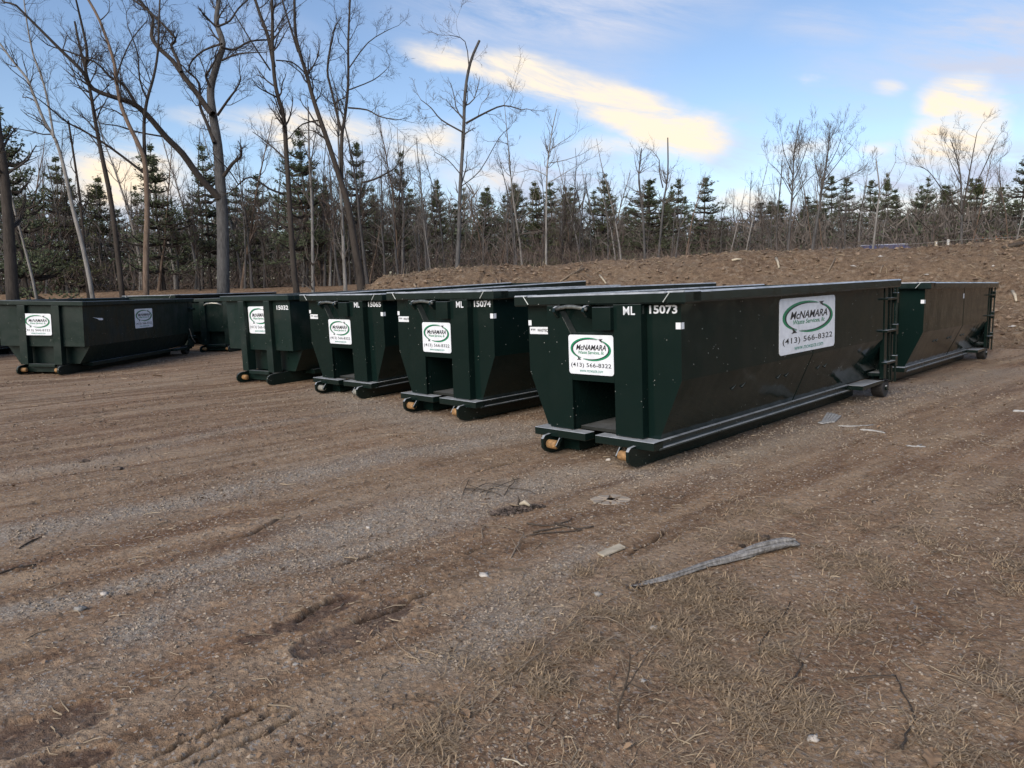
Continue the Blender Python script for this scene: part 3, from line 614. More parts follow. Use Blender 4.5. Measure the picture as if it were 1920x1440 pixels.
def write(body, face, a0, a1, z0, z1, mat, parent, lift=.004, shear=0., bold=0., spacing=1., name='lettering', origin=None):
    O, Rt, Up, Nn = face_frame(face); me = text_mesh(body, shear, bold, spacing).copy(); me.name = name
    n = len(me.vertices); co = np.zeros(n * 3, np.float32); me.vertices.foreach_get('co', co); co = co.reshape(-1, 3)
    out = np.array(O + Nn * lift)[None] + (a0 + co[:, :1] * (a1 - a0)) * np.array(Rt)[None] + (z0 + co[:, 1:2] * (z1 - z0)) * np.array(Up)[None]
    me.vertices.foreach_set('co', out.astype(np.float32).ravel()); me.update()
    return obj(name, me, parent, mat)
def flat_poly(pts, face, mat, parent, name, lift=.004, faces=None, thick=0):
    O, Rt, Up, Nn = face_frame(face); mb = MB(); n = len(pts)
    f3 = lambda p, l: tuple(O + Nn * l + Rt * p[0] + Up * p[1])
    if thick:
        V = [f3(p, lift) for p in pts] + [f3(p, lift + thick) for p in pts]
        F = [tuple(range(n - 1, -1, -1)), tuple(range(n, 2 * n))] + [(i, (i + 1) % n, (i + 1) % n + n, i + n) for i in range(n)]; mb.add(V, F)
    else: mb.add([f3(p, lift) for p in pts], faces or [tuple(range(n))])
    return mb.build(name, mat, parent)
def round_rect(x0, x1, y0, y1, r, n=4):
    P = []
    for cx, cy, a in ((x1 - r, y1 - r, 0), (x0 + r, y1 - r, 90), (x0 + r, y0 + r, 180), (x1 - r, y0 + r, 270)):
        for i in range(n + 1): t = radians(a + 90 * i / n); P.append((cx + r * cos(t), cy + r * sin(t)))
    return P
def company_sign(face, x0, x1, z0, z1, parent, green='ink_green'):
    "white panel: oval of two chasing arrows, name, line of business, phone number, web address"
    w, h = x1 - x0, z1 - z0; p = flat_poly(round_rect(x0, x1, z0, z1, .035 * h / .48), face, M['white'], parent, 'sign', .002, None, .006); L0 = .0105
    X = lambda t: x0 + t * w
    Z = lambda t: z0 + t * h
    def arc(t0, t1, cx, cy, rx, ry, th0, th1, n=26):
        "crescent whose band swells in the middle: returns strip verts and quads"
        V = []; F = []
        for i in range(n + 1):
            q = i / n; a = radians(t0 + (t1 - t0) * q); th = th0 + (th1 - th0) * sin(pi * min(1, q * 1.0)) ** 1.0
            V.append((X(cx + rx * cos(a)), Z(cy + ry * sin(a)))); V.append((X(cx + (rx + th) * cos(a)), Z(cy + (ry + th * .95) * sin(a))))
            if i: F.append((2 * i - 2, 2 * i, 2 * i + 1, 2 * i - 1))
        return V, F
    cx, cy, rx, ry = .50, .64, .405, .262
    for t0, t1, th in ((65, 238, .055), (245, 418, .055)):
        V, F = arc(t0, t1, cx, cy, rx, ry, .012, th); flat_poly(V, face, M[green], p, 'oval_arrow', L0, F)
        V, F = arc(t0 + 4, t1, cx, cy, rx - .012, ry - .014, .006, .024); flat_poly(V, face, M['ink'], p, 'oval_inner_band', L0 + .0012, F)  # black print along the inner edge of the oval
    for (ax, ay, dx, dy) in ((.735, .872, -1, .42), (.235, .395, 1, -.42)):
        q = [(ax + .055 * dx, ay + .06 * dy), (ax - .045 * dx, ay + .075 * dy), (ax - .012 * dx, ay + .0 * dy), (ax - .03 * dx, ay - .16 * dy)]
        flat_poly([(X(a), Z(b)) for a, b in q], face, M['ink'], p, 'arrow_head', L0 + .0024)
    write('McNAMARA', face, X(.175), X(.845), Z(.615), Z(.755), M['ink'], p, L0, .28, .02)
    write('Waste Services, llc', face, X(.225), X(.80), Z(.505), Z(.60), M[green], p, L0, .25, .012)
    write('(413) 566-8322', face, X(.05), X(.95), Z(.155), Z(.29), M['ink'], p, L0, 0, .006, 1.05)
    write('www.mcwaste.com', face, X(.25), X(.77), Z(.055), Z(.125), M['ink_teal'], p, L0, .1, 0)
    return p

# ------------------------------------------------------------------ roll-off containers
def container_root(name, pose, label, group='green roll-off containers'):
    x, y, z, yaw, tp, tr = pose
    X = Vector((cos(yaw), -sin(yaw), tr)); Y = Vector((sin(yaw), cos(yaw), tp)); X.normalize(); Z = X.cross(Y).normalized(); Y = Z.cross(X)
    e = empty(name); mt = Matrix.Identity(4)
    for i in range(3): mt[i][0] = X[i]; mt[i][1] = Y[i]; mt[i][2] = Z[i]
    mt[0][3], mt[1][3], mt[2][3] = x, y, z; e.matrix_world = mt
    return tag(e, label, 'container', group)
def wheel(parent, x, y, r=.165, wd=.20, mat=None):
    n = 18; mb = MB(); mb.prism([(y + r * cos(2 * pi * i / n), r + .0 + r * sin(2 * pi * i / n)) for i in range(n)], 'x', x - wd / 2, x + wd / 2); w = mb.build('wheel', mat or M['tyre'], parent, .012)
    mb = MB(); mb.prism([(y + .045 * cos(2 * pi * i / 10), r + .045 * sin(2 * pi * i / 10)) for i in range(10)], 'x', x + wd / 2 - .002, x + wd / 2 + .03); mb.build('hub', M['rim'], w)
def container_tall(name, pose, label, number=None, side_sign=False, front=True, roller='roller', rear_detail=True):
    R_ = container_root(name, pose, label); P = M['paint']; RM = M['rim']
    Wr, Ww, Wn, Wb, H, Hc, Hs, n, L = 1.336, 1.20, .738, .893, 2.058, 1.038, .322, .122, 6.7
    Ht = H - .14; t = .02
    for s in (1, -1):      # side wall: upright above the crease, leaning in below it
        prof = [(s * Ww, Ht), (s * Ww, Hc), (s * Wb, Hs), (s * (Wb - t), Hs), (s * (Ww - t), Hc + .004), (s * (Ww - t), Ht)]
        sw = MB().prism(prof, 'y', .02, L - .06).build('side_wall', P, R_)
        # welded seam and lifted lugs on the lower slope
        k = (Ww - Wb) / (Hc - Hs)
        if s == 1:
            for ly in (1.35, 2.6, 3.9, 1.6, 2.85, 4.15):
                v = .80; x = Wb + (v - Hs) * k
                MB().prism([(ly - .05, v - .025), (ly + .05, v + .03), (ly + .06, v + .015), (ly - .04, v - .04)], 'x', x - .01, x + .012).build('lug', P, sw)
            mbs = MB(); y0 = 3.45
            mbs.add([(Ww + .001, y0, Ht), (Ww + .006, y0 + .01, Ht), (Ww + .001, y0 + .02, Ht), (Ww + .001, y0, Hc), (Ww + .006, y0 + .01, Hc), (Ww + .001, y0 + .02, Hc), (Wb + .002, y0, Hs), (Wb + .008, y0 + .01, Hs), (Wb + .002, y0 + .02, Hs)], [(0, 1, 4, 3), (1, 2, 5, 4), (3, 4, 7, 6), (4, 5, 8, 7)]); mbs.build('seam', P, sw)
    q = .335
    fw = MB().prism([(-Ww, Ht), (-Ww, Hc), (-Wb, Hs), (-q, Hs), (-q, .98), (-q, Ht)], 'y', 0, t).prism([(Ww, Ht), (Ww, Hc), (Wb, Hs), (q, Hs), (q, .98), (q, Ht)], 'y', 0, t)
    fw.box(-q, q, 0, t, .98, Ht).build('front_wall', P, R_)
    for s in (1, -1): MB().box(min(s * q, s * (q + .02)), max(s * q, s * (q + .02)), t, .75, Hs, .98).build('tunnel_side', P, R_)
    MB().box(-q, q, t, .75, .98, 1.0).box(-q - .02, q + .02, .75, .77, Hs, 1.0).build('tunnel_end', P, R_)
    MB().box(-Wb + .02, Wb - .02, .02, L - .06, Hs, Hs + .04).build('floor', M['inside'], R_)
    # nose: two upright boxes, a plate between them with the hook pocket, an open tunnel below
    MB().box(q, Wn, -n, -.001, Hs + .01, Ht).build('nose_post', P, R_, .004)
    MB().prism([(-Wn, Hs + .01), (-q, Hs + .01), (-q, 1.56), (-.57, Ht), (-Wn, Ht)], 'y', -n, -.001).build('nose_post', P, R_, .004)   # cut back for the hook pocket
    MB().box(-q - .06, -q, -n - .004, -n + .05, Hs + .012, .985).build('tunnel_edge', P, R_)
    MB().box(-q + .002, q - .002, -n + .004, -.001, .975, 1.57).build('nose_plate', P, R_)
    MB().box(.065, .345, -n - .07, -.01, 1.615, 1.895).build('latch_box', P, R_, .006)
    for cx in (-.54, -.06):
        pl = [(-n - .10, 1.84), (-n - .085, 1.895), (-n - .04, 1.915), (-.02, 1.915), (-.02, 1.74), (-n - .03, 1.77)]
        lg = MB().prism(pl, 'x', cx - .02, cx + .02).build('hook_lug', RM, R_, .004)
    MB().tube([(-.52, -n - .055, 1.872), (-.43, -n - .075, 1.892), (-.33, -n - .08, 1.905), (-.22, -n - .08, 1.903), (-.13, -n - .07, 1.89), (-.02, -n - .055, 1.868)], [.024, .024, .026, .026, .024, .024], 10).build('hook_bar', M['worn'], R_, 0, True)
    # rim
    for s in (1, -1): MB().box(min(s * (Ww - .03), s * Wr), max(s * (Ww - .03), s * Wr), .02, L, Ht, H - .004).build('side_rim', RM, R_, .02)
    MB().box(-Wr + .25, Wr - .25, -n - .015, .10, Ht, H - .002).build('front_rim', RM, R_, .02)
    for s in (1, -1):
        a, b = s * (Wr - .25), s * Wr; pl = [(a, -n - .015), (b, -n - .015), (b, .22), (s * (Wr - .14), .22), (s * (Wr - .14), .10), (a, .10)]
        c = MB().prism(pl, 'z', Ht - .004, H + .002).build('corner_cap', RM, R_, .018)
        wx = s * (Wr - .25)
        MB().tube([(wx + s * .06, -n - .018, H - .01), (wx - s * .03, -n - .018, Ht + .02)], .006, 5).build('weld', M['weld'], c)
    # base frame
    for s in (1, -1):
        a = MB().box(min(s * .72, s * .95), max(s * .72, s * .95), -.19, 5.5, Hs - .022, Hs - .001).box(min(s * .72, s * .90), max(s * .72, s * .90), -.185, 5.5, .232, .30).box(min(s * .72, s * .955), max(s * .72, s * .955), -.10, 5.5, .212, .2315)
        a.build('side_sill', M['sill'], R_)
        MB().box(min(s * .08, s * .95), max(s * .08, s * .95), -.21, -.02, .222, Hs - .0005).build('front_beam', RM, R_, .005)
        # skid rail ending in a rounded plate that carries the roller
        n_ = 8; y0, z0, rr = -.22, .13, .13
        pl = [(6.3, .21), (6.3, .02), (5.9, .0), (y0 + .06, .0)] + [(y0 + .06 - .2 * sin(radians(a)), .12 - .12 * cos(radians(a))) for a in (20, 45, 70, 90)] + [(y0 - .14, .21), (y0 - .10, .25), (y0 + .03, .262), (y0 + .03, .21)]
        MB().prism(pl, 'x', s * .66, s * .70).build('rail', RM, R_)
        MB().box(min(s * .40, s * .66), max(s * .40, s * .66), .05, 6.2, .02, .2).build('rail_web', P, R_)
        MB().prism([(y0 + .03, .215), (y0 - .06, .09), (y0 - .10, .13), (y0 - .02, .225)], 'x', s * .475, s * .49).build('roller_brace', RM, R_)
        rc = 14; rl = MB().prism([(y0 - .05 +   .06 * cos(2 * pi * i / rc), .135 + .06 * sin(2 * pi * i / rc)) for i in range(rc)], 'x', s * .50, s * .655).build('guide_roller', M[roller], R_, .012, True)
    for i in range(10): MB().box(-.66, .66, .5 + i * .6, .56 + i * .6, .215, Hs - .002).build('cross_member', P, R_)
    # rear: corner posts, tailgate, hinges, wheels
    for s in (1, -1):
        MB().box(min(s * (Ww - .06), s * (Ww + .015)), max(s * (Ww - .06), s * (Ww + .015)), L - .42, L - .05, Hs + .02, Ht - .003).build('rear_post', P, R_, .006)
        MB().prism([(5.45, Hs - .004), (5.45, .24), (6.75, .26), (6.75, Hs - .03), (6.2, Hs - .004)], 'x', s * .90, s * 1.18).build('outrigger', RM, R_, .005)
        wheel(R_, s * 1.08, 6.50)
        MB().tube([(s * (Ww + .055), L + .02, .25), (s * (Ww + .055), L + .02, Ht)], .018, 8).build('hinge_rod', RM, R_)
        MB().tube([(s * (Ww + .03), L - .2, .30), (s * (Ww + .03), L - .2, Ht)], .012, 6).build('chain_rod', RM, R_)
        for v in (1.72, 1.17, .62): 
            hg = MB().box(min(s * Ww, s * (Ww + .09)), max(s * Ww, s * (Ww + .09)), L - .5, L - .03, v - .012, v + .02).build('hinge', RM, R_)
            MB().box(s * (Ww + .04) - .035, s * (Ww + .04) + .035, L - .03, L + .08, v - .08, v + .1).build('hinge_plate', RM, hg, .005)
        MB().box(min(s * .98, s * 1.16), max(s * .98, s * 1.16), L - .5, L + .0, .40, .45).build('latch_arm', RM, R_)
    MB().box(-Ww, Ww, L + .0, L + .06, Hs - .05, H - .03).build('tailgate', P, R_, .006)
    for i in range(4): MB().box(-Ww + .02, Ww - .02, L + .06, L + .11, .5 + i * .42, .58 + i * .42).build('tailgate_rib', P, R_)
    # stickers and lettering
    fr = ('front', 0)
    flat_poly([(1.13, 1.625), (1.196, 1.625), (1.196, 1.70), (1.13, 1.70)], fr, M['letter_white'], R_, 'sticker', .002)
    flat_poly([(0.0, 1.625), (.06, 1.625), (.06, 1.70), (0.0, 1.70)], ('side', Ww), M['letter_white'], R_, 'sticker', .002)
    flat_poly([(3.33, 1.68), (3.44, 1.68), (3.44, 1.79), (3.33, 1.79)], ('side', Ww), M['letter_white'], R_, 'sticker', .004) if not side_sign else None
    flat_poly([(-1.198, 1.655), (-1.14, 1.655), (-1.14, 1.725), (-1.198, 1.725)], fr, M['letter_white'], R_, 'sticker', .002)
    mk = flat_poly([(-1.175, 1.54), (-.76, 1.54), (-.76, 1.635), (-1.175, 1.635)], fr, M['letter_white'], R_, 'maker_plate', .002)
    write('WASTEQUIP', fr, -1.03, -.765, 1.565, 1.61, M['ink'], mk, .005, .15, .01)
    for i in range(3): flat_poly([(-1.155 + i * .03, 1.61), (-1.14 + i * .03, 1.58), (-1.13 + i * .03, 1.61)], fr, M['ink'], mk, 'mark', .005)
    ff = ('front', -n)
    company_sign(ff, -.375, .335, 1.058, 1.552, R_)
    if number:
        write('M', ff, .49, .58, 1.795, 1.895, M['letter_white'], R_, .004, 0, .006); write('L', ff, .60, .66, 1.795, 1.895, M['letter_white'], R_, .004, 0, .02)
        write(number, fr, .775, 1.155, 1.80, 1.90, M['letter_white'], R_, .004, 0, .03)
    if side_sign: company_sign(('side', Ww), 2.38, 4.20, 1.10, 1.87, R_)
    return R_
def container_old(name, pose, label, number=None, side_sign=False, hook=False):
    R_ = container_root(name, pose, label); P = M['paint_old']; RM = M['paint_old']
    Wr, Ww, Wp, H, Hc, Hs, n, L, Wb = 1.275, 1.183, .583, 2.057, .79, .278, .108, 6.895, .86
    Ht = H - .13; t = .02; yl = .30
    for s in (1, -1):
        MB().box(min(s * (Ww - t), s * Ww), max(s * (Ww - t), s * Ww), .02, L - .06, Hc, Ht).build('upper_side_wall', P, R_)
        MB().prism([(s * (Ww - .002), Hc - .001), (s * Wb, Hs), (s * (Wb - t), Hs), (s * (Ww - .02), Hc - .001)], 'y', yl, L - .06).build('lower_side_wall', P, R_)
        MB().box(min(s * Wp, s * Ww), max(s * Wp, s * Ww), .0, .02, Hc, Ht).build('front_wing', P, R_)
        MB().box(min(s * .37, s * Wp), max(s * .37, s * Wp), -n, .12, Hs, Ht).build('nose_post', P, R_, .006)
    MB().prism([(-Ww + .003, Hc - .002), (-Wb, Hs), (Wb, Hs), (Ww - .003, Hc - .002)], 'y', yl - .02, yl).build('lower_front', P, R_)
    MB().box(-Ww + .004, Ww - .004, .021, yl, Hc - .002, Hc + .018).build('step', P, R_)
    MB().box(-.372, .372, .0, .02, Hc - .005, Ht).build('front_wall', P, R_)
    MB().box(-Wb + .02, Wb - .02, yl, L - .06, Hs, Hs + .04).build('floor', M['inside'], R_)
    for s in (1, -1): MB().box(min(s * (Ww - .03), s * Wr), max(s * (Ww - .03), s * Wr), .06, L, Ht, H - .003).build('side_rim', RM, R_, .016)
    MB().box(-Wr, Wr, -n - .01, .058, Ht, H).build('front_rim', RM, R_, .016)
    for s in (1, -1):
        MB().box(min(s * .60, s * .95), max(s * .60, s * .95), .75, 5.6, Hs - .11, Hs - .001).build('side_sill', RM, R_, .006)
        pl = [(6.3, .19), (6.3, .02), (5.9, 0), (-.16, 0)] + [(-.16 - .15 * sin(radians(a)), .125 - .125 * cos(radians(a))) for a in (20, 45, 70, 100, 130, 160)] + [(-.16, .25), (.3, .27), (.7, .27), (.75, .17)]
        MB().prism(pl, 'x', s * .55, s * .59).build('rail', RM, R_)
        MB().prism([(-.14 + .06 * cos(2 * pi * i / 12), .13 + .06 * sin(2 * pi * i / 12)) for i in range(12)], 'x', s * .40, s * .545).build('guide_roller', M['roller'], R_, .01, True)
        MB().box(min(s * .35, s * .55), max(s * .35, s * .55), .7, 6.2, .02, .17).build('rail_web', P, R_)
        MB().box(min(s * (Ww - .06), s * (Ww + .02)), max(s * (Ww - .06), s * (Ww + .02)), L - .32, L - .04, Hs + .02, Ht - .003).build('rear_post', P, R_, .006)
        MB().box(min(s * .86, s * 1.14), max(s * .86, s * 1.14), 5.62, 6.9, Hs - .09, Hs - .004).build('outrigger', RM, R_, .005)
        wheel(R_, s * 1.0, 6.6)
        for v in (1.65, .62): MB().box(min(s * Ww, s * (Ww + .07)), max(s * Ww, s * (Ww + .07)), L - .34, L + .12, v - .04, v + .05).build('hinge', M['rim'], R_)
        MB().tube([(s * (Ww + .05), L - .4, .95), (s * (Ww + .07), L - .25, .6), (s * (Ww + .05), L + .05, .42)], .016, 6).build('latch_chain', M['steel'], R_)
    MB().box(-.37, .37, -.10, .02, Hs - .06, Hs + .02).build('front_beam', RM, R_, .005)
    MB().box(-.55, .55, .05, .7, .06, .2).build('skid_pan', P, R_)
    MB().box(-Ww, Ww, L, L + .06, Hs - .03, H - .03).build('tailgate', P, R_, .006)
    if hook:
        MB().tube([(-.35, -n - .05, 1.80), (-.22, -n - .1, 1.86), (0, -n - .11, 1.875), (.22, -n - .1, 1.86), (.35, -n - .05, 1.80)], .03, 8).build('hook_bar', M['steel'], R_, 0, True)
    if number: write(number, ('front', 0), .72, 1.13, 1.72, 1.82, M['letter_white'], R_, .004, 0, .03)
    if not hook: company_sign(('front', 0), -.34 if number else -.42, .47 if number else .36, 1.17, 1.80, R_) if number else company_sign(('front', -.09), -.42, .345, 1.10, 1.70, R_)
    if side_sign:
        company_sign(('side', Ww), 2.78, 3.90, 1.15, 1.765, R_)
        flat_poly([(.45, 1.60), (.70, 1.565), (.95, 1.555), (1.0, 1.52), (.95, 1.49), (.78, 1.50), (.68, 1.55)], ('side', Ww), M['letter_white'], R_, 'scrape', .003)
    return R_
container_tall('rolloff_container', POSE['n73'], 'nearest tall green container marked 15073 with a large white sign on its side', '15073', True)
container_tall('rolloff_container', POSE['n74'], 'tall green container marked 15074, standing left of the nearest one', '15074')
container_tall('rolloff_container', POSE['n65'], 'tall green container marked 15065 between those marked 15032 and 15074', '15065', roller='roller_grey')
container_tall('rolloff_container', POSE['rear'], 'unnumbered tall green container at far right in front of the dirt bank', None)
container_old('rolloff_container', POSE['n32'], 'older green container marked 15032 with two upright front posts', '15032')
container_old('rolloff_container', POSE['two'], 'scuffed green container at far left with signs on its front and side', None, True)
container_old('rolloff_container', POSE['hook'], 'distant green container with a pale hook bar, partly hidden behind the 15032 one', None, False, True)
container_tall('rolloff_container', POSE['edge'], 'green container mostly cut off by the left edge of the picture', None)
container_tall('rolloff_container', POSE['back'], 'far green container whose rim shows above the scuffed left one', None)

# ------------------------------------------------------------------ trees
def unit(v): return v / (np.linalg.norm(v) + 1e-9)
def grow(tb, p, d, length, r, lvl, R, up=.10, wob=.22, kids=(5, 8), spread=(.45, .95), nseg=5):
    "a bough with its own boughs and twigs"
    P = [np.array(p, float)]; d = unit(np.array(d, float)); seg = length / nseg; dirs = [d]
    for i in range(nseg):
        d = unit(d + R.normal(0, wob, 3) + np.array([0, 0, up])); P.append(P[-1] + d * seg); dirs.append(d)
    rad = r * np.linspace(1, .3, nseg + 1); tb.tube(P, rad, 3 if r < .022 else 5 if r < .07 else 7)
    if lvl > 0:
        for k in range(R.integers(*kids)):
            t = R.uniform(.2, .98) * nseg; i = min(int(t), nseg - 1); q = P[i] + (P[i + 1] - P[i]) * (t - i); dd = dirs[i + 1]
            ax = unit(np.cross(dd, R.normal(0, 1, 3))); a = R.uniform(*spread); nd = dd * cos(a) + ax * sin(a)
            grow(tb, q, nd, length * R.uniform(.35, .62) * (1.1 - .4 * t / nseg), max(.005, rad[i] * .55), lvl - 1, R, up, wob * 1.1, kids, spread, max(3, nseg - 1))
def smooth_line(P, n=3):
    P = np.array(P, float)
    if len(P) < 3: return P
    t = np.arange(len(P)); tt = np.linspace(0, len(P) - 1, (len(P) - 1) * n + 1); out = []
    for q in tt:
        i = min(int(q), len(P) - 2); f = q - i; p0 = P[max(i - 1, 0)]; p1 = P[i]; p2 = P[i + 1]; p3 = P[min(i + 2, len(P) - 1)]
        out.append(.5 * ((2 * p1) + (-p0 + p2) * f + (2 * p0 - 5 * p1 + 4 * p2 - p3) * f * f + (-p0 + 3 * p1 - 3 * p2 + p3) * f ** 3))
    return np.array(out)
def limb3(pp, D, drift, R):
    n = len(pp); return np.array([at(x, y, D + drift * i / max(1, n - 1)) for i, (x, y) in enumerate(pp)])
def traced_tree(name, label, D, trunk, w0, w1, limbs=(), mat='bark', tw='twig_dark', auto=(8, .35, 1.0, 2.2, .9), seed=1, group=None, level=2, bough_twigs=9, upk=.12):
    """trunk: points down the trunk seen from the yard, root first; w0, w1 widths there. limbs: (points, width0, width1, drift).
    auto = (count, from, to, length m, angle): extra boughs that the trunk carries all round"""
    R = np.random.default_rng(seed); pxm = D / F_PX
    T = limb3(trunk, D, R.normal(0, .5), R); root = T[0].copy(); zb = landz(root[0], root[1])
    if T[0][2] > zb - .2: T = np.vstack([[root[0] + (T[0][0] - T[1][0]) * .05, root[1], zb - .3], T])
    T = smooth_line(T); n = len(T); rad = np.interp(np.linspace(0, 1, n), [0, .45, 1], [w0, w0 * .45 + w1 * .4, w1 * .8]) * pxm / 2; rad[0] *= 1.45; rad[1] *= 1.15
    e = empty(name, tuple(T[0])); loc = np.array(T[0]); tag(e, label, 'tree', group)
    a = TB(); a.tube(T - loc, rad, 10); b = TB(); lim = TB()
    lines = [(T, rad, int(n * .45))]
    for (pp, a0, a1, dr) in limbs:
        Lp = smooth_line(limb3(pp, D, dr, R)); lr = np.linspace(a0, a1, len(Lp)) * pxm / 2 * .82; lim = TB(); lim.tube(Lp - loc, lr, 7); obj('limb', lim.mesh('limb', M['bark'] if mat != 'bark_pale' else M[mat]), e); lines.append((Lp, lr, 1))  # limbs get dark bark: their backlit silhouette painted into the colour
        ln = np.linalg.norm(np.diff(Lp, axis=0), axis=1).sum()
        for k in range(int(bough_twigs * min(2.2, max(.5, ln / 3)))):
            i = R.integers(max(1, len(Lp) // 5), len(Lp) - 1); d = unit(Lp[i + 1] - Lp[i]); ax = unit(np.cross(d, R.normal(0, 1, 3))); q = R.uniform(.5, 1.15)
            grow(b, Lp[i] - loc, d * cos(q) + ax * sin(q), R.uniform(.7, 2.0), max(.008, lr[i] * .4) if lr[i] < .07 else R.uniform(.012, .03), level, R, upk)
        grow(b, Lp[-1] - loc, unit(Lp[-1] - Lp[-2]), R.uniform(.7, 1.6), lr[-1], level, R, upk)
    cnt, f0, f1, ln, ang = auto
    for k in range(cnt):
        f = R.uniform(f0, f1) * (n - 2); i = int(f); d = unit(T[i + 1] - T[i]); th = R.uniform(0, 2 * pi); side = unit(np.cross(d, [cos(th), sin(th), .01])); q = ang * R.uniform(.75, 1.2)
        grow(b, T[i] - loc, d * cos(q) + side * sin(q), ln * R.uniform(.5, 1.1) * (1.25 - .7 * f / n), min(rad[i] * .5, .06), level, R, upk)
    obj('trunk', a.mesh('trunk', M[mat]), e); obj('crown', b.mesh('crown', M[tw]), e)
    return e
traced_tree('oak_tree', 'largest bare tree, with grey trunk and a long low limb reaching left', 36, [(419, 556), (418, 428), (413, 342), (408, 272), (399, 214), (395, 167), (408, 117), (418, 82), (406, 43), (409, 10), (414, -30)], 25, 8,
    [([(411, 372), (373, 331), (342, 288), (311, 257), (276, 216), (249, 194), (222, 185), (175, 167), (156, 136), (117, 97), (80, 60), (30, 10)], 16, 4, -4.5), ([(399, 214), (389, 204), (369, 175), (342, 140), (323, 113), (296, 88), (284, 66), (287, 35), (268, 8), (245, -15)], 14, 5, 2.0),
     ([(340, 135), (335, 117), (321, 85), (329, 72), (288, 29), (251, 0)], 8, 4, 1.), ([(253, 193), (233, 160), (206, 144), (179, 117), (117, 93)], 7, 3, -1.5), ([(167, 158), (160, 128), (163, 93), (148, 23), (140, -10)], 8, 3, -1.), ([(408, 216), (428, 187), (443, 167), (451, 150)], 6, 2.5, -1.2),
     ([(402, 268), (389, 233), (375, 198), (373, 156), (354, 136)], 9, 4, 2.), ([(420, 330), (436, 307), (449, 297)], 9, 6, -.6), ([(395, 165), (388, 150), (386, 140), (391, 134)], 6, 5, -.4), ([(416, 89), (440, 93), (467, 78), (500, 75)], 6, 3, 1.8), ([(417, 113), (447, 101), (490, 98)], 5, 2, -1.6),
     ([(407, 50), (431, 39), (447, 16), (470, -5)], 5, 3, 1.), ([(416, 82), (381, 95), (358, 117), (354, 136)], 5, 3, 1.8), ([(311, 257), (260, 248), (225, 237), (190, 232)], 4, 2, -2)], 'bark_grey', 'twig_dark', (6, .7, 1, 2.2, .9), 3, None, 2, 10)
traced_tree('slender_tree', 'dark leaning tree left of the tan-barked forked one', 38, [(229, 553), (210, 389), (191, 292), (179, 229), (170, 175), (160, 130), (150, 90), (140, 40)], 11, 4, [([(188, 280), (165, 250), (140, 235)], 3, 1.5, 1.5)], 'bark', 'twig_dark', (14, .5, 1, 2.4, .8), 4, None, 1)
traced_tree('forked_tree', 'tall tree with tan flaking bark that forks halfway up', 33, [(274, 556), (274, 467), (276, 389), (272, 311), (264, 280), (241, 233), (226, 194), (218, 148), (212, 109), (187, 39), (163, -5)], 12, 5,
    [([(272, 307), (270, 233), (276, 187), (288, 144), (296, 97), (298, 39), (300, -5)], 8, 3.5, 1.5), ([(268, 323), (233, 296), (194, 268), (156, 245), (124, 228), (93, 202), (74, 187)], 6, 2, -2.5), ([(218, 148), (230, 110), (250, 70), (275, 40)], 4, 2, 1.5), ([(276, 187), (262, 150), (258, 100), (240, 50)], 4, 2, -1)], 'bark_tan', 'twig_dark', (8, .6, 1, 2, .8), 5, None, 2, 7)
traced_tree('leaning_tree', 'pale trunk leaning left with two stems near the left edge', 34, [(173, 554), (156, 467), (136, 389), (121, 319), (105, 264), (84, 229), (62, 175), (51, 148), (23, 113), (-5, 75)], 9, 4, [([(101, 258), (89, 187), (78, 144), (62, 101), (50, 39), (45, 0)], 5, 2.5, 1.2)], 'bark_pale', 'twig_dark', (14, .5, 1, 2.2, .8), 6, None, 1)
traced_tree('slender_tree', 'thin dark tree just right of the pale leaning one', 39, [(165, 545), (155, 428), (150, 373), (140, 303), (128, 226)], 7, 4, [], 'bark', 'twig_dark', (12, .4, 1, 2.0, .8), 7, None, 1)
traced_tree('leaning_tree', 'thin pale trunk leaning left beside the left edge pine', 31, [(68, 558), (47, 467), (31, 408), (12, 330)], 6, 4, [], 'bark_pale', 'twig_dark', (8, .3, 1, 1.6, .8), 8, None, 1)
traced_tree('slender_tree', 'tall dark bare tree right of the largest one, reaching past the frame', 35, [(556, 548), (552, 520), (546, 439), (542, 369), (536, 272), (532, 222), (517, 163), (511, 97), (511, 39), (509, -15)], 13, 6,
    [([(532, 364), (505, 354), (470, 332), (447, 346)], 5, 3, -1.5), ([(514, 125), (503, 70), (489, 31), (476, -8)], 9, 6, .8), ([(507, 132), (474, 82), (431, 12)], 4, 2, -1.5), ([(447, 346), (430, 320), (410, 300)], 3, 2, -1), ([(515, 60), (530, 35), (545, 20)], 3, 2, 1)], 'bark', 'twig_dark', (18, .3, 1, 2.4, .95), 9, None, 2, 6)
traced_tree('forked_tree', 'dark tree leaning left with several tall bare stems behind the bank', 36, [(676, 522), (668, 480), (653, 389), (637, 334), (614, 264), (590, 194), (575, 140), (555, 70), (552, -15)], 17, 5,
    [([(641, 335), (641, 257), (647, 218), (653, 156), (653, 78), (657, -10)], 9, 4, 1.2), ([(639, 245), (622, 171), (614, 132), (621, 80)], 6, 4, -.8), ([(602, 225), (567, 233), (544, 257)], 4, 2, -1), ([(653, 202), (688, 206), (711, 218), (742, 225)], 4, 2, -1.2), ([(680, 342), (705, 335), (735, 319)], 5, 3, -.6), ([(559, 97), (536, 23), (526, -10)], 5, 3, 1.), ([(517, 113), (548, 117), (571, 136)], 3, 3, .4),
     ([(653, 130), (690, 80), (730, 55)], 3, 1.5, 1.), ([(650, 170), (700, 150), (725, 130)], 3, 1.5, 1.)], 'bark', 'twig_dark', (10, .35, 1, 2.4, .9), 10, None, 2, 7)
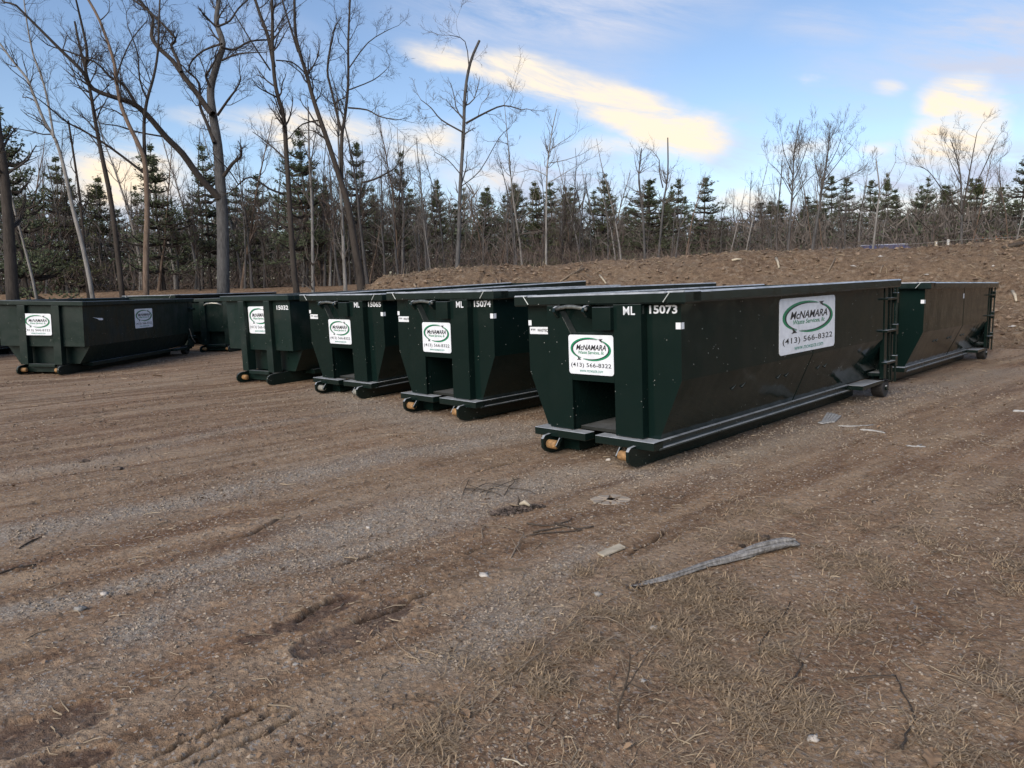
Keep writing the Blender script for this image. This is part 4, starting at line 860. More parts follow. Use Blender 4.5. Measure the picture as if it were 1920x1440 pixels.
traced_tree('birch_tree', 'straight pale trunk standing behind the container marked 15065', 40, [(587, 545), (585, 389), (580, 300), (578, 200)], 8, 3, [], 'bark_pale', 'twig', (20, .3, 1, 2.2, .7), 11, None, 1)
traced_tree('birch_tree', 'pale trunk just left of the dark leaning stems', 39, [(647, 528), (641, 400), (636, 300), (632, 180)], 9, 3, [], 'bark_pale', 'twig', (20, .4, 1, 2.2, .7), 12, None, 1)
traced_tree('snag_tree', 'tall bare snag with a broken slanting top in mid picture', 35.5, [(857, 514), (861, 428), (863, 350), (869, 253), (872, 175), (882, 117), (899, 76)], 10, 5.5,
    [([(874, 231), (909, 212), (944, 198), (978, 206)], 5, 2, -1.5), ([(868, 248), (828, 225), (808, 202), (789, 187)], 4, 1.5, 1.2), ([(880, 136), (872, 78), (842, 66)], 2.5, 1.2, -.6), ([(866, 330), (840, 300), (815, 285)], 2.5, 1.2, 1), ([(864, 350), (900, 320), (935, 260), (955, 240)], 2.5, 1.2, 1)], 'bark_grey', 'twig', (8, .3, .8, 2.0, .8), 13, None, 2, 6)
traced_tree('sapling', 'thin pale sapling rising between two pines in mid picture', 36.5, [(1024, 504), (1025, 342), (1029, 288), (1036, 240), (1044, 204)], 5, 1.5, [([(1026, 345), (1050, 330), (1080, 312)], 2, 1, -.5), ([(1027, 306), (1060, 300), (1090, 290)], 2, 1, .5), ([(1026, 330), (1000, 318), (978, 322)], 2, 1, .5), ([(1029, 282), (1055, 265), (1078, 250)], 1.6, .8, .5)], 'bark_pale', 'twig', (16, .5, 1, 1.5, .7), 14, None, 1, 4, .2)
traced_tree('slender_tree', 'thin bare tree rising through the wide middle pine', 39, [(1209, 492), (1206, 410), (1198, 342), (1200, 302), (1203, 278)], 6, 2, [], 'bark_grey', 'twig', (16, .5, 1, 1.4, .8), 15, None, 1)
traced_tree('forked_tree', 'thin bare tree with a tall bare spike right of the wide middle pine', 40, [(1234, 492), (1244, 383), (1252, 329), (1252, 258)], 6, 2.5, [([(1243, 352), (1237, 325), (1236, 300)], 3, 2, .5)], 'bark_grey', 'twig', (18, .45, .9, 1.5, .8), 16, None, 1)
traced_tree('slender_tree', 'short thin leaning tree below the dark right-hand middle pine', 38, [(1266, 492), (1274, 424), (1282, 370)], 3.5, 1.5, [], 'bark_grey', 'twig', (10, .3, 1, 1.3, .7), 17, None, 1)
traced_tree('vase_tree', 'left of two bare trees with fan-shaped crowns above the bank', 41, [(1477, 478), (1484, 383), (1487, 329), (1489, 288), (1500, 226)], 6, 1.6, [([(1484, 365), (1462, 325), (1448, 310)], 2, 1, .8), ([(1486, 345), (1505, 300), (1518, 262)], 2.2, 1, -.6), ([(1487, 330), (1470, 285), (1466, 255)], 2, .8, .6), ([(1485, 375), (1512, 340), (1530, 325)], 2, .8, -.6)], 'bark_grey', 'twig', (26, .45, 1, 2.0, .5), 18, None, 2, 5, .22)
traced_tree('vase_tree', 'right of two bare trees with fan-shaped crowns above the bank', 41, [(1522, 474), (1535, 397), (1543, 342), (1552, 288), (1557, 234)], 7, 1.6, [([(1540, 355), (1580, 335), (1615, 318), (1628, 305)], 2.2, .8, .6), ([(1543, 342), (1575, 300), (1598, 272)], 2.2, .8, -.6), ([(1541, 350), (1528, 305), (1530, 262)], 2, .8, .6), ([(1545, 325), (1570, 280), (1580, 245)], 2, .8, .4), ([(1538, 370), (1560, 345), (1585, 335)], 2, .8, -.8)], 'bark_grey', 'twig', (26, .5, 1, 2.0, .5), 19, None, 2, 5, .22)
traced_tree('sapling', 'pale sapling with a three-way top behind the blue roof', 40, [(1637, 466), (1646, 386), (1649, 356), (1644, 310), (1642, 298)], 5, 1.5, [([(1649, 356), (1665, 332), (1680, 302)], 2, 1, .5), ([(1645, 395), (1630, 365), (1622, 345)], 1.6, .8, .4), ([(1647, 380), (1680, 345), (1692, 325)], 1.2, .7, .4)], 'bark_pale', 'twig', (6, .5, 1, 1.2, .6), 20, None, 1, 3, .25)
traced_tree('vase_tree', 'many-stemmed bare tree with wide open crown at right', 37, [(1802, 463), (1803, 397), (1801, 332), (1792, 290), (1782, 262)], 6, 1.6, [([(1804, 400), (1815, 340), (1824, 290), (1832, 248)], 4, 1.2, .8), ([(1804, 402), (1770, 360), (1742, 322), (1722, 312)], 3, 1, -.8), ([(1803, 395), (1835, 335), (1858, 285), (1868, 262)], 3, 1, -.6), ([(1800, 462), (1755, 440), (1720, 410), (1705, 392)], 3, 1.2, -.8), ([(1806, 455), (1835, 420), (1860, 390), (1880, 370)], 3, 1, .6), ([(1801, 345), (1785, 310), (1775, 285)], 2, 1, .4)], 'bark_grey', 'twig', (14, .4, 1, 1.9, .5), 21, None, 2, 5, .22)
traced_tree('sapling', 'short thin bare tree left of the two fan-shaped trees', 44, [(1456, 470), (1458, 402), (1465, 329), (1466, 300)], 4, 1.5, [], 'bark_grey', 'twig', (16, .4, 1, 1.5, .6), 22, None, 1)

# pines: whorls of boughs set with tufts of needles
def pine_meshes(seed, flat_top=0., gaps=.0, start=.16):
    "unit height, unit half-width"
    R = np.random.default_rng(seed); tb = TB(); k = R.normal(0, .012, (9, 2)); k = np.cumsum(k, 0) * .5; zz = np.linspace(0, 1, 9)
    ax = lambda z: np.array([np.interp(z, zz, k[:, 0]) * 3, np.interp(z, zz, k[:, 1]) * 3, z])
    tb.tube(np.array([ax(z) for z in zz]), np.interp(zz, [0, 1], [.055, .006]), 7)
    NV = []; NF = []; nv = 0; z = start; lop = R.uniform(0, 6.28)
    while z < .985:
        f = (z - start) / (1 - start); ln = (1 - f) ** (.88 - .35 * flat_top) * (.8 + .2 * min(1, f * 5)) * R.uniform(.75, 1.12) + .012 + .06 * (1 - f)
        if R.random() > gaps * (1 - f):
            m_ = R.integers(5, 8); a0 = R.uniform(0, 6.28)
            for j in range(m_):
                a = a0 + j * 2 * pi / m_ + R.normal(0, .25); lop += R.normal(0, .25); L_ = ln * R.uniform(.5, 1.2) * (1 + .30 * cos(a - lop)); rise = R.uniform(-.02, .05) + .06 * f
                hd = np.array([cos(a), sin(a), 0]); sd = np.array([-sin(a), cos(a), 0]); p0 = ax(z)
                P = [p0 + hd * L_ * t + np.array([0, 0, rise * L_ * t * (1 + t) * .8 - .035 * sin(t * pi) * L_]) for t in (0, .35, .7, 1)]
                if L_ > .2: tb.tube(P, [.012, .009, .006, .003], 3)
                nt_ = int(9 + 34 * L_)
                for q in range(nt_):
                    t = R.uniform(.38, 1.05) if L_ > .25 else R.uniform(.05, 1.05); c = p0 + hd * L_ * t + sd * R.normal(0, .24) * L_ * (.35 + t * .6) + np.array([0, 0, rise * L_ * t * (1 + t) * .8 + R.normal(0, .011)])
                    s_ = R.uniform(.04, .075)
                    for b in range(4):
                        dd = unit(hd * R.normal(.5, .6) + sd * R.normal(0, .8) + np.array([0, 0, R.normal(.14, .22)])); dd = dd * np.array([1, 1, .34]); w = unit(np.cross(dd, [R.normal(), R.normal(), 1.])) * s_ * .15 * np.array([1, 1, .5])
                        NV += [c - w, c + w, c + dd * s_]; NF.append((nv, nv + 1, nv + 2)); nv += 3
        z += R.choice([.018, .03, .05, .075]) * R.uniform(.8, 1.2) * (1.15 - .4 * f)
    return tb.mesh('trunk', M['bark']), mesh_np('crown', np.array(NV), np.array(NF), M['needle'])
PINES = [pine_meshes(31, 0, .05), pine_meshes(32, .35, .12, .2), pine_meshes(33, .1, .0, .06), pine_meshes(34, .6, .22, .22), pine_meshes(35, .2, .08, .1)]
for i in (2, 4): PINES[i][1].materials.clear(); PINES[i][1].materials.append(M['needle_light'])
def pine(px, py, halfw, D, kind, label, group='pines along the edge of the woods', seed=0):
    top = at(px, py, D); zb = landz(top[0], top[1]) - .2; h = top[2] - zb; w = halfw * D / F_PX
    e = empty('pine_tree', (top[0], top[1], zb), (px * 1.7) % 6.28); w *= 1.3 + .25 * sin(px * 5.7); e.scale = (w, w, h); e.rotation_euler = (.05 * sin(px * 3.1), .05 * cos(px * 2.3), (px * 1.7) % 6.28); tag(e, label, 'pine', group)
    t, c = PINES[kind]; obj('trunk', t, e); obj('crown', c, e); return e
for a in [
    (571, 240, 56, 47, 1, 'broad tall pine between the two dark leaning trees'), (655, 268, 34, 52, 3, 'pine showing behind the forked dark stems'), (745, 280, 36, 50, 1, 'pointed pine halfway between the forked stems and the snag'), (812, 352, 40, 58, 2, 'low dense pine left of the snag'),
    (905, 362, 34, 60, 3, 'thin layered pine just right of the snag'), (957, 350, 28, 60, 0, 'narrow pine left of the pale sapling'), (1012, 338, 36, 58, 2, 'full light green pine behind the pale sapling'), (1062, 350, 34, 56, 4, 'full green pine just right of the pale sapling'), (1115, 355, 28, 62, 1, 'small open pine right of the two full ones'),
    (1149, 368, 22, 64, 3, 'small ragged pine in the gap left of the wide middle one'), (1214, 333, 50, 52, 1, 'wide layered pine in the middle of the tree line'), (1272, 338, 34, 58, 3, 'see-through layered pine right of the wide middle one'), (1311, 335, 38, 54, 3, 'dark flat-topped pine with boughs leaning right'),
    (284, 270, 66, 46, 0, 'big dense pine behind the tan-barked forked tree'), (374, 264, 38, 50, 1, 'open pine left of the largest bare tree'), (15, 172, 66, 38, 1, 'pine standing at the left edge of the picture'), (93, 288, 44, 48, 4, 'pine behind the pale leaning trunks'), (180, 330, 40, 56, 2, 'low dark pine in the left woods'),
    (475, 368, 40, 56, 2, 'low pine right of the largest bare tree'), (700, 350, 36, 58, 4, 'low pine behind the dark leaning stems'), (1584, 336, 38, 58, 3, 'flat-topped pine behind the right fan-shaped tree'), (1638, 358, 26, 62, 0, 'narrow dark pine behind the three-topped sapling'), (1687, 352, 32, 60, 0, 'rounded pine right of the three-topped sapling'),
    (1736, 344, 34, 58, 1, 'layered pine left of the many-stemmed tree'), (1780, 344, 32, 60, 2, 'dense pine behind the many-stemmed tree'), (1828, 332, 42, 56, 2, 'dark dense pine right of the many-stemmed tree'), (1918, 292, 46, 48, 3, 'tall pine cut by the right edge of the picture'), (1872, 350, 34, 58, 4, 'low pine just left of the right edge one'), (1500, 390, 34, 66, 2, 'low distant pine between the fan-shaped trees'), (1540, 380, 32, 62, 0, 'dark pine low behind the right fan-shaped tree'),
    (860, 380, 34, 66, 0, 'distant pine low behind the snag'), (610, 330, 36, 56, 4, 'pine low behind the dark leaning stems'), (1180, 385, 30, 68, 0, 'distant low pine left behind the wide middle one'), (1245, 370, 30, 66, 2, 'distant pine right behind the wide middle one'), (1340, 400, 26, 70, 0, 'smallest distant pine right of the flat-topped dark one')]: pine(*a)
def pine_rows():
    "the pines that stand behind the first ones and close the tree line"
    R = np.random.default_rng(91); px = 430
    where = [(700, 'behind the broad tall pine'), (980, 'near the broken-topped snag'), (1180, 'behind the two full green pines'), (1330, 'behind the wide middle pine'), (1480, 'in the dip left of the fan-shaped trees'), (1640, 'behind the fan-shaped trees'), (1800, 'left of the many-stemmed tree'), (9999, 'near the right edge')]
    look = ('dense dark', 'open layered', 'full light', 'ragged flat-topped', 'broad light')
    while px < 1930:
        k = int(R.integers(0, 5)); py = R.choice([335, 360, 380, 400, 420]) + R.uniform(-12, 12) + (22 if 1340 < px < 1470 else 0) - (18 if px < 700 else 0); pine(px, py, R.uniform(18, 50), R.uniform(58, 86), k, '%s background pine %s' % (look[k], [q for lim, q in where if px < lim][0]), 'background pines'); px += R.uniform(14, 34)
    for px in (30, 70, 130, 165, 215, 250, 320, 345, 400, 425): k = int(R.integers(0, 5)); pine(px, R.uniform(330, 400), R.uniform(28, 46), R.uniform(56, 74), k, '%s background pine in the left woods' % look[k], 'background pines')
pine_rows()
for (px, py, hw, D, k) in [(2050, 250, 60, 44, 1), (2200, 280, 70, 46, 0), (2420, 300, 80, 44, 2), (-150, 200, 70, 44, 0), (-320, 240, 70, 48, 2)]: pine(px, py, hw, D, k, 'pine growing outside the frame of the picture', 'pines beyond the picture')
# thick trunk of the pine at the left edge stands nearer
traced_tree('pine_trunk_tree', 'thick dark trunk rising at the left edge of the picture', 29, [(24, 560), (16, 428), (8, 330), (-4, 250), (-20, 120)], 26, 16, [], 'bark', 'twig_dark', (10, .3, 1, 2.0, 1.1), 23, None, 1)

# the crowd of thin bare trees that makes the woods
def wood_tree(seed, mat, tw, hgt, lean):
    R = np.random.default_rng(seed); a = TB(); b = TB(); n = 9; P = [np.zeros(3)]; d = unit(np.array([R.normal(0, lean), R.normal(0, lean), 1]))
    for i in range(n): d = unit(d + R.normal(0, .05, 3) + np.array([0, 0, .02])); P.append(P[-1] + d * hgt / n)
    P = np.array(P); rad = np.interp(np.arange(n + 1), [0, n], [.085, .014]); rad[0] *= 1.4; a.tube(P, rad, 6)
    for k in range(17):
        f = R.uniform(.25, .98) * (n - 1); i = int(f); th = R.uniform(0, 2 * pi); q = R.uniform(.45, 1.0); dd = unit(P[i + 1] - P[i]); sd = np.array([cos(th), sin(th), 0]); grow(b, P[i] + (P[i + 1] - P[i]) * (f - i), dd * cos(q) + sd * sin(q), R.uniform(.9, 2.6) * (1.2 - .6 * f / n), rad[i] * .5, 2, R, .12, .22, (3, 6))
    return a.mesh('trunk', M[mat]), b.mesh('crown', M[tw])
WT = [wood_tree(200 + i, ('bark', 'bark_grey', 'bark_pale', 'bark', 'bark_grey', 'bark_tan', 'bark_grey')[i], ('twig_dark', 'twig', 'twig', 'twig', 'twig_red', 'twig', 'twig_dark')[i], (9, 8, 10, 7, 6.5, 8.5, 9.5)[i], (.05, .03, .06, .08, .05, .1, .04)[i]) for i in range(7)]
def woods():
    R = np.random.default_rng(77); got = []
    zones = [(-.66, -.14, 38, 66, 105, .72, 1.25, 'left'), (-.14, .16, 42, 62, 46, .55, .95, 'mid'), (.16, .64, 42, 64, 56, .45, .85, 'right')]
    names = dict.fromkeys(('left', 'mid', 'right'), 'slender bare trees of the woods')
    look = ('dark-barked', 'grey-barked', 'pale-barked', 'dark crooked', 'short grey', 'tan-barked', 'grey dark-twigged')
    spots = [(110, 'by the left edge'), (215, 'behind the pale leaning trunks'), (330, 'behind the tan forked tree'), (480, 'around the largest bare tree'), (610, 'behind the broad tall pine'), (720, 'behind the dark leaning stems'), (860, 'left of the broken-topped snag'), (1000, 'right of the broken-topped snag'), (1150, 'around the two full green pines'), (1290, 'around the wide middle pine'), (1420, 'right of the flat-topped dark pine'), (1570, 'behind the two fan-shaped trees'), (1720, 'behind the blue roof'), (1850, 'behind the many-stemmed tree'), (9999, 'by the right edge')]
    for (a0, a1, d0, d1, cnt, s0, s1, nm) in zones:
        for k in range(cnt):
            az = R.uniform(a0, a1); D = d0 + (d1 - d0) * R.random() ** 1.3; x = D * math.tan(az); y = D
            if foot_dist(np.array([x]), np.array([y]))[0][0] < 7.5: y += 8; x = y * math.tan(az)
            i = R.integers(0, 7); e = empty('bare_tree', (x, y, landz(x, y) - .15), R.uniform(0, 6.28)); s = R.uniform(s0, s1); e.scale = (s, s, s * R.uniform(.9, 1.15)); px = 960 + F_PX * x / y; tag(e, '%s %s %s tree in the woods %s' % ('front-rank' if D < 46 else 'mid-depth' if D < 54 else 'far-back', 'short' if s < .62 else 'middling' if s < .95 else 'tall', look[i].replace('short grey', 'grey bushy'), [q for lim, q in spots if px < lim][0]), 'tree', names[nm])
            obj('trunk', WT[i][0], e); obj('crown', WT[i][1], e)
    # outside the frame the woods go on, thinner
    for k in range(40):
        az = R.choice([-1, 1, 1]) * R.uniform(.68, 1.45); D = R.uniform(34, 55); x = D * sin(az); y = D * cos(az); i = R.integers(0, 7); e = empty('bare_tree', (x, y, landz(x, y) - .15), R.uniform(0, 6.28)); s = R.uniform(.7, 1.3); e.scale = (s, s, s); tag(e, 'bare tree of the woods beyond the picture edge', 'tree', 'bare trees beyond the picture'); obj('trunk', WT[i][0], e); obj('crown', WT[i][1], e)
woods()
def far_woods():
    "the depth of the woods: stems and twigs too many to tell apart"
    R = np.random.default_rng(55)
    for (name, label, cnt, d0, d1, zmax, mat, a0, a1, w) in [('far_woods', 'dim mass of stems and twigs deep in the woods', 68000, 56, 100, 6.2, 'twig', -.95, 1.5, .05), ('underbrush', 'tangled grey-brown underbrush at the foot of the trees', 30000, 36, 60, 1.7, 'twig_red', -.75, .75, .0075), ('deep_pines', 'dark evergreen growth deep in the woods', 40000, 60, 100, 5.2, 'needle', -.95, 1.5, .07)]:
        az = R.uniform(a0, a1, cnt); D = R.uniform(d0, d1, cnt); x = D * np.sin(az); y = D * np.cos(az)
        clump = fbm(az * 14, D * .06, 3, 66); hz = zmax * (.45 + .9 * clump) * np.where(az > .1, .62, 1.0) * np.where(az > .32, .9, 1)
        s, _ = foot_dist(x, y); k = s > 7; x, y, hz, clump = x[k], y[k], hz[k], clump[k]; n = len(x)
        z = land(x, y) + hz * R.random(n) ** (1.25 if name != 'deep_pines' else .9); L_ = R.uniform(.5, 2.2, n) * (1 if name == 'far_woods' else .6 if name == 'underbrush' else .35)
        d = np.stack([R.normal(0, .5, n), R.normal(0, .4, n), np.abs(R.normal(.75, .4, n))], 1) if name != 'deep_pines' else np.stack([R.normal(0, 1, n), R.normal(0, 1, n), R.normal(.1, .35, n)], 1)
        d /= np.linalg.norm(d, axis=1)[:, None]; P0 = np.stack([x, y, z], 1); P2 = P0 + d * L_[:, None]; P1 = (P0 + P2) / 2 + R.normal(0, .08, (n, 3)) * L_[:, None]
        sd = np.cross(d, R.normal(0, 1, (n, 3))); sd /= np.linalg.norm(sd, axis=1)[:, None]; ww = (w * R.uniform(.4, 1.2, n))[:, None]
        V = np.stack([P0 - sd * ww, P0 + sd * ww, P1 + sd * ww * .7, P1 - sd * ww * .7, P2], 1).reshape(-1, 3); b = (np.arange(n) * 5)[:, None]
        F = np.concatenate([b + np.array([q]) for q in [(0, 1, 2), (0, 2, 3), (3, 2, 4)]])
        tag(obj(name, mesh_np(name, V, F, M[mat])), label, kind='stuff')
far_woods()

# ------------------------------------------------------------------ shed, fence and shrub behind the bank
def ground_mesh_thing(name, mb, mat, label, cat, loc, group=None, smooth=False):
    o = mb.build(name, mat, None, 0, smooth); o.location = loc; return tag(o, label, cat, group)
def shed():
    c = at(1580, 470, 56); zb = landz(c[0], c[1]); e = tag(empty('shed', (c[0], c[1], zb - .1), -.30), 'low shed with a grey roof just showing above the bank', 'shed')
    zt = at(1580, 462, 56)[2] - zb + .1
    MB().box(-1.5, 2.2, -1.6, 1.6, 0, zt - .55).build('wall', M['siding'], e)
    MB().prism([(-2.0, zt - .6), (0, zt), (2.0, zt - .6), (2.0, zt - .68), (0, zt - .08), (-2.0, zt - .68)], 'x', -1.7, 2.4).build('roof', M['roof'], e)
    MB().box(-.3, .55, -1.64, -1.605, .05, zt - .8).build('door', M['dark_wood'], e); MB().box(1.0, 1.7, -1.64, -1.605, .9, 1.5).build('window', M['black'], e)
    c = at(1658, 466, 50); zb = landz(c[0], c[1]); e = tag(empty('lean_to', (c[0], c[1], zb - .1), -.38), 'low lean-to under a dark blue roof with pale edge', 'lean-to'); zt = at(1658, 458, 50)[2] - zb + .1
    rf = MB().prism([(-1.0, zt - .32), (1.2, zt), (1.2, zt - .06), (-1.0, zt - .38)], 'x', -1.35, 1.45).build('roof', M['tarp'], e); MB().box(-1.4, 1.5, 1.2, 1.26, zt - .06, zt + .05).build('roof_edge', M['tarp_edge'], rf)
    for x in (-1.2, 1.3):
        for y, dz in ((-.9, .36), (1.1, .06)): MB().box(x - .05, x + .05, y - .05, y + .05, 0, zt - dz).build('post', M['dark_wood'], e)
    c1, c2 = at(1755, 452, 33.5), at(1778, 449, 33.5)
    for c, lab, w in ((c1, 'short tan fence post on top of the bank', .045), (c2, 'short white fence post beside the tan one on the bank', .04)):
        zb = landz(c[0], c[1]); h = c[2] - zb + .25; e = tag(empty('fence_post', (c[0], c[1], zb - .25)), lab, 'post'); MB().box(-w, w, -w, w, 0, h).build('shaft', M['post'] if lab[6] == 'w' else M['pale_wood'], e, .008); MB().box(-.012, .012, -w - .02, -w, h - .12, h - .06).build('insulator', M['white'], e)
    pts = [at(1690, 459, 34.5), c1 + np.array([0, -.06, -.05]), c2 + np.array([0, -.06, -.05]), at(1850, 447, 33), at(1925, 443, 32), at(2050, 436, 31)]
    o = MB().tube(pts, .008, 5).build('fence_wire', M['steel'], None); tag(o, 'thin pale wire strung between the fence posts above the bank', 'wire')
    # beech brush still holding rust leaves
    R = np.random.default_rng(5); c = at(1866, 446, 34); zb = landz(c[0], c[1]); e = tag(empty('shrub', (c[0], c[1], zb)), 'small shrub still holding rust-brown leaves on top of the bank', 'shrub'); tb = TB(); LV = []; LF = []
    for k in range(9):
        d = unit(np.array([R.normal(0, .4), R.normal(0, .4), 1])); grow(tb, np.zeros(3), d, R.uniform(.6, 1.3), .012, 1, R)
        for q in range(45):
            p = d * R.uniform(.3, 1.4) + R.normal(0, .16, 3); a = R.normal(0, 1, 3); a = unit(a) * .055; b = unit(np.cross(a, R.normal(0, 1, 3))) * .03; n = len(LV); LV += [p - a, p + b, p + a, p - b]; LF.append((n, n + 1, n + 2, n + 3))
    obj('stems', tb.mesh('stems', M['twig_red']), e); obj('foliage', mesh_np('foliage', np.array(LV), np.array(LF), M['rust_leaf']), e)
shed()

# ------------------------------------------------------------------ things lying on the ground
def ground_pts(pp, lift=0.01):
    P = np.array([on_ground(*p) for p in pp]); P[:, 2] = ground_z(P[:, 0], P[:, 1]) + lift; return P
def stick(name, label, pp, w0, w1, mat, cat='stick', side=(), lift=.008, group=None, R=None, arch=0., parent=None):
    P = smooth_line(ground_pts(pp, 0), 3); n = len(P); t = np.linspace(0, 1, n); P[:, 2] = np.maximum(P[:, 2], 0 * t + np.interp(t, [0, 1], [P[0, 2], P[-1, 2]]) - .02) + lift + arch * np.sin(pi * t)
    o0 = P[0].copy(); D = np.hypot(P[:, 0], P[:, 1]).mean(); rr = np.linspace(w0, w1, n) * D / F_PX / 2; R = R or np.random.default_rng(int(pp[0][0] * 7 + pp[0][1]))
    rr = rr * (1 + .18 * R.normal(0, 1, n)); P[:, :2] += R.normal(0, .004, (n, 2))
    mb = MB().tube(P - o0, [max(.0015, q) for q in rr], 6); o = mb.build(name, M[mat], parent, 0, True); o.location = tuple(o0); tag(o, label, cat if label else None, group)
    for k, (sp, a0, a1) in enumerate(side):
        Q = smooth_line(ground_pts(sp, lift + .006), 3); Q[:, 2] += arch * .4 * np.sin(pi * np.linspace(0, 1, len(Q))); MB().tube(Q - o0, np.linspace(a0, a1, len(Q)) * D / F_PX / 2, 5).build('side_twig', M[mat], o, 0, True)
    return o
def weathered_log():
    pp = [(1182, 1106), (1215, 1098), (1262, 1086), (1325, 1064), (1385, 1049), (1430, 1038), (1465, 1030), (1495, 1027)]
    P = smooth_line(ground_pts(pp, .02), 4); n = len(P); o0 = P[0].copy(); t = np.linspace(0, 1, n); R = np.random.default_rng(8)
    e = tag(empty('weathered_log', tuple(o0)), 'long grey weathered log, split and twisted, lying on the dead grass', 'log')
    wd = np.interp(t, [0, .15, .4, .65, .85, 1], [.006, .016, .034, .052, .060, .034]); d = np.gradient(P, axis=0); d /= np.linalg.norm(d, axis=1)[:, None]; sd = np.cross(d, [0, 0, 1]); sd /= np.linalg.norm(sd, axis=1)[:, None]
    V = []; F = []; m_ = 16
    for i in range(n):
        for j in range(m_):
            a = 2 * pi * j / m_ + t[i] * 1.8; rr = wd[i] * (1 + .20 * sin(3 * a + 2 * t[i]) + .10 * sin(7 * a + 9 * t[i]) + .08 * R.normal())
            V.append(P[i] - o0 + sd[i] * rr * cos(2 * pi * j / m_) + np.array([0, 0, 1]) * rr * .5 * sin(2 * pi * j / m_) + np.array([0, 0, wd[i] * .25]))
    for i in range(n - 1):
        for j in range(m_): F.append((i * m_ + j, i * m_ + (j + 1) % m_, (i + 1) * m_ + (j + 1) % m_, (i + 1) * m_ + j))
    mb = MB().add(V, F + [tuple(range(m_ - 1, -1, -1)), tuple(range((n - 1) * m_, n * m_))]); mb.build('stem', M['grey_wood'], e, 0, True)
    for (a, b, off, up, w) in [(.45, .93, .055, .035, .020), (.55, 1.0, -.05, .05, .026), (.62, .97, .01, .085, .022), (.30, .7, .035, .045, .013), (.12, .5, -.02, .03, .010), (.7, 1.03, -.085, .012, .02)]:
        i0, i1 = int(a * (n - 1)), min(n - 1, int(b * (n - 1))); Q = P[i0:i1 + 1] - o0 + sd[i0:i1 + 1] * off * np.linspace(.35, .8, i1 - i0 + 1)[:, None] + np.array([0, 0, up * .55]); k = len(Q)
        MB().tube(Q, w * np.interp(np.linspace(0, 1, k), [0, .3, .8, 1], [.25, 1, 1, .35]), 6).build('splinter', M['grey_wood'], e, 0, False)
    lumps('root_crumbs', P[:6].repeat(14, 0) - o0 + np.random.default_rng(1).normal(0, .028, (84, 3)) * np.array([1.5, 1.2, .3]), np.random.default_rng(2).uniform(.005, .015, 84), M['mulch'], None, .7, 3, 'stuff', e)
weathered_log()
def flat_board(name, label, quad, th, mat, cat='board', parent=None, lift=.012):
    P = ground_pts(quad, lift); c = P.mean(0); nrm = np.array([0, 0, th]); V = [tuple(p - c) for p in P] + [tuple(p - c + nrm) for p in P]
    o = MB().add(V, [(3, 2, 1, 0), (4, 5, 6, 7), (0, 1, 5, 4), (1, 2, 6, 5), (2, 3, 7, 6), (3, 0, 4, 7)]).build(name, M[mat], parent, .002); o.location = tuple(c); return tag(o, label, cat if label else None)
flat_board('board', 'short pale board lying flat left of the weathered log', [(1120, 1043), (1132, 1047), (1173, 1031), (1161, 1026)], .015, 'pale_wood')
def heap():
    R = np.random.default_rng(9); c = on_ground(965, 958); e = tag(empty('bark_heap', (c[0], c[1], landz(c[0], c[1]))), 'dark heap of rotted bark and roots on the bare dirt', 'heap')
    n = 420; a = R.random(n) * 2 * pi; q = np.sqrt(R.random(n)); u = q * np.cos(a); v = q * np.sin(a); P = np.stack([u * .23 + v * .06, v * .15 + u * .05, (1 - q) * .055 * R.random(n) + .008], 1); P[:, 0] += np.where(v > .1, .07, -.02)
    lumps('bark_crumbs', P, R.uniform(.008, .026, n), M['mulch'], None, .6, 12, 'stuff', e)
    MB().tube([(-.03, .05, .045), (-.045, .015, .07), (-.03, -.02, .075), (.01, -.03, .068), (.05, -.02, .055)], [.008, .011, .012, .010, .006], 7).build('curved_root', M['stick'], e, 0, True)
    MB().tube([(.05, .04, .05), (.10, .035, .075), (.15, .0, .05)], [.016, .026, .012], 7).build('bark_piece', M['pale_wood'], e, 0, True)
    MB().tube([(.04, .045, .04), (.045, .05, .09), (.035, .055, .135)], [.014, .011, .006], 6).build('root_stub', M['dark_wood'], e, 0, True)
heap()
def mud_disc():
    R = np.random.default_rng(10); c = on_ground(1145, 938); e = tag(empty('mud_pancake', (c[0], c[1], float(ground_z(c[0], c[1])[0]))), 'round pale cracked cake of dry mud in front of the nearest container', 'mud')
    n = 9; cuts = np.sort(R.random(n)) * .5 + np.arange(n) / n * 2 * pi; r0 = .20
    for i in range(n):
        a0, a1 = cuts[i], cuts[(i + 1) % n] + (2 * pi if i == n - 1 else 0); g = .035; ang = np.linspace(a0 + g, a1 - g, 5); rin = R.uniform(.0, .07) + .015
        pl = [(r0 * R.uniform(.92, 1.06) * cos(t), r0 * .82 * R.uniform(.92, 1.06) * sin(t)) for t in ang] + [(rin * cos((a0 + a1) / 2), rin * .82 * sin((a0 + a1) / 2))]
        MB().prism(pl, 'z', -.01, R.uniform(.010, .020)).build('mud_plate', M['mud'], e, .003)
    for k in range(3): a = R.random() * 6; MB().prism([(.06 * cos(a + t) * R.uniform(.6, 1), .05 * sin(a + t)) for t in (0, 1.3, 2.6, 4, 5.2)], 'z', -.008, .016).build('mud_plate', M['mud'], e, .003)
mud_disc()
stick('dark_branch', 'flattened dark forked branch below the bark heap', [(988, 984), (1020, 987), (1050, 985), (1080, 992), (1112, 990)], 4, 3, 'dark_wood', 'branch', [([(1040, 983), (1068, 990), (1092, 996)], 4, 2), ([(995, 1006), (1025, 1000), (1075, 998), (1090, 995)], 3, 3), ([(1045, 985), (1068, 978), (1072, 975)], 3, 2), ([(1000, 1000), (1030, 994), (1060, 990)], 5, 2)])
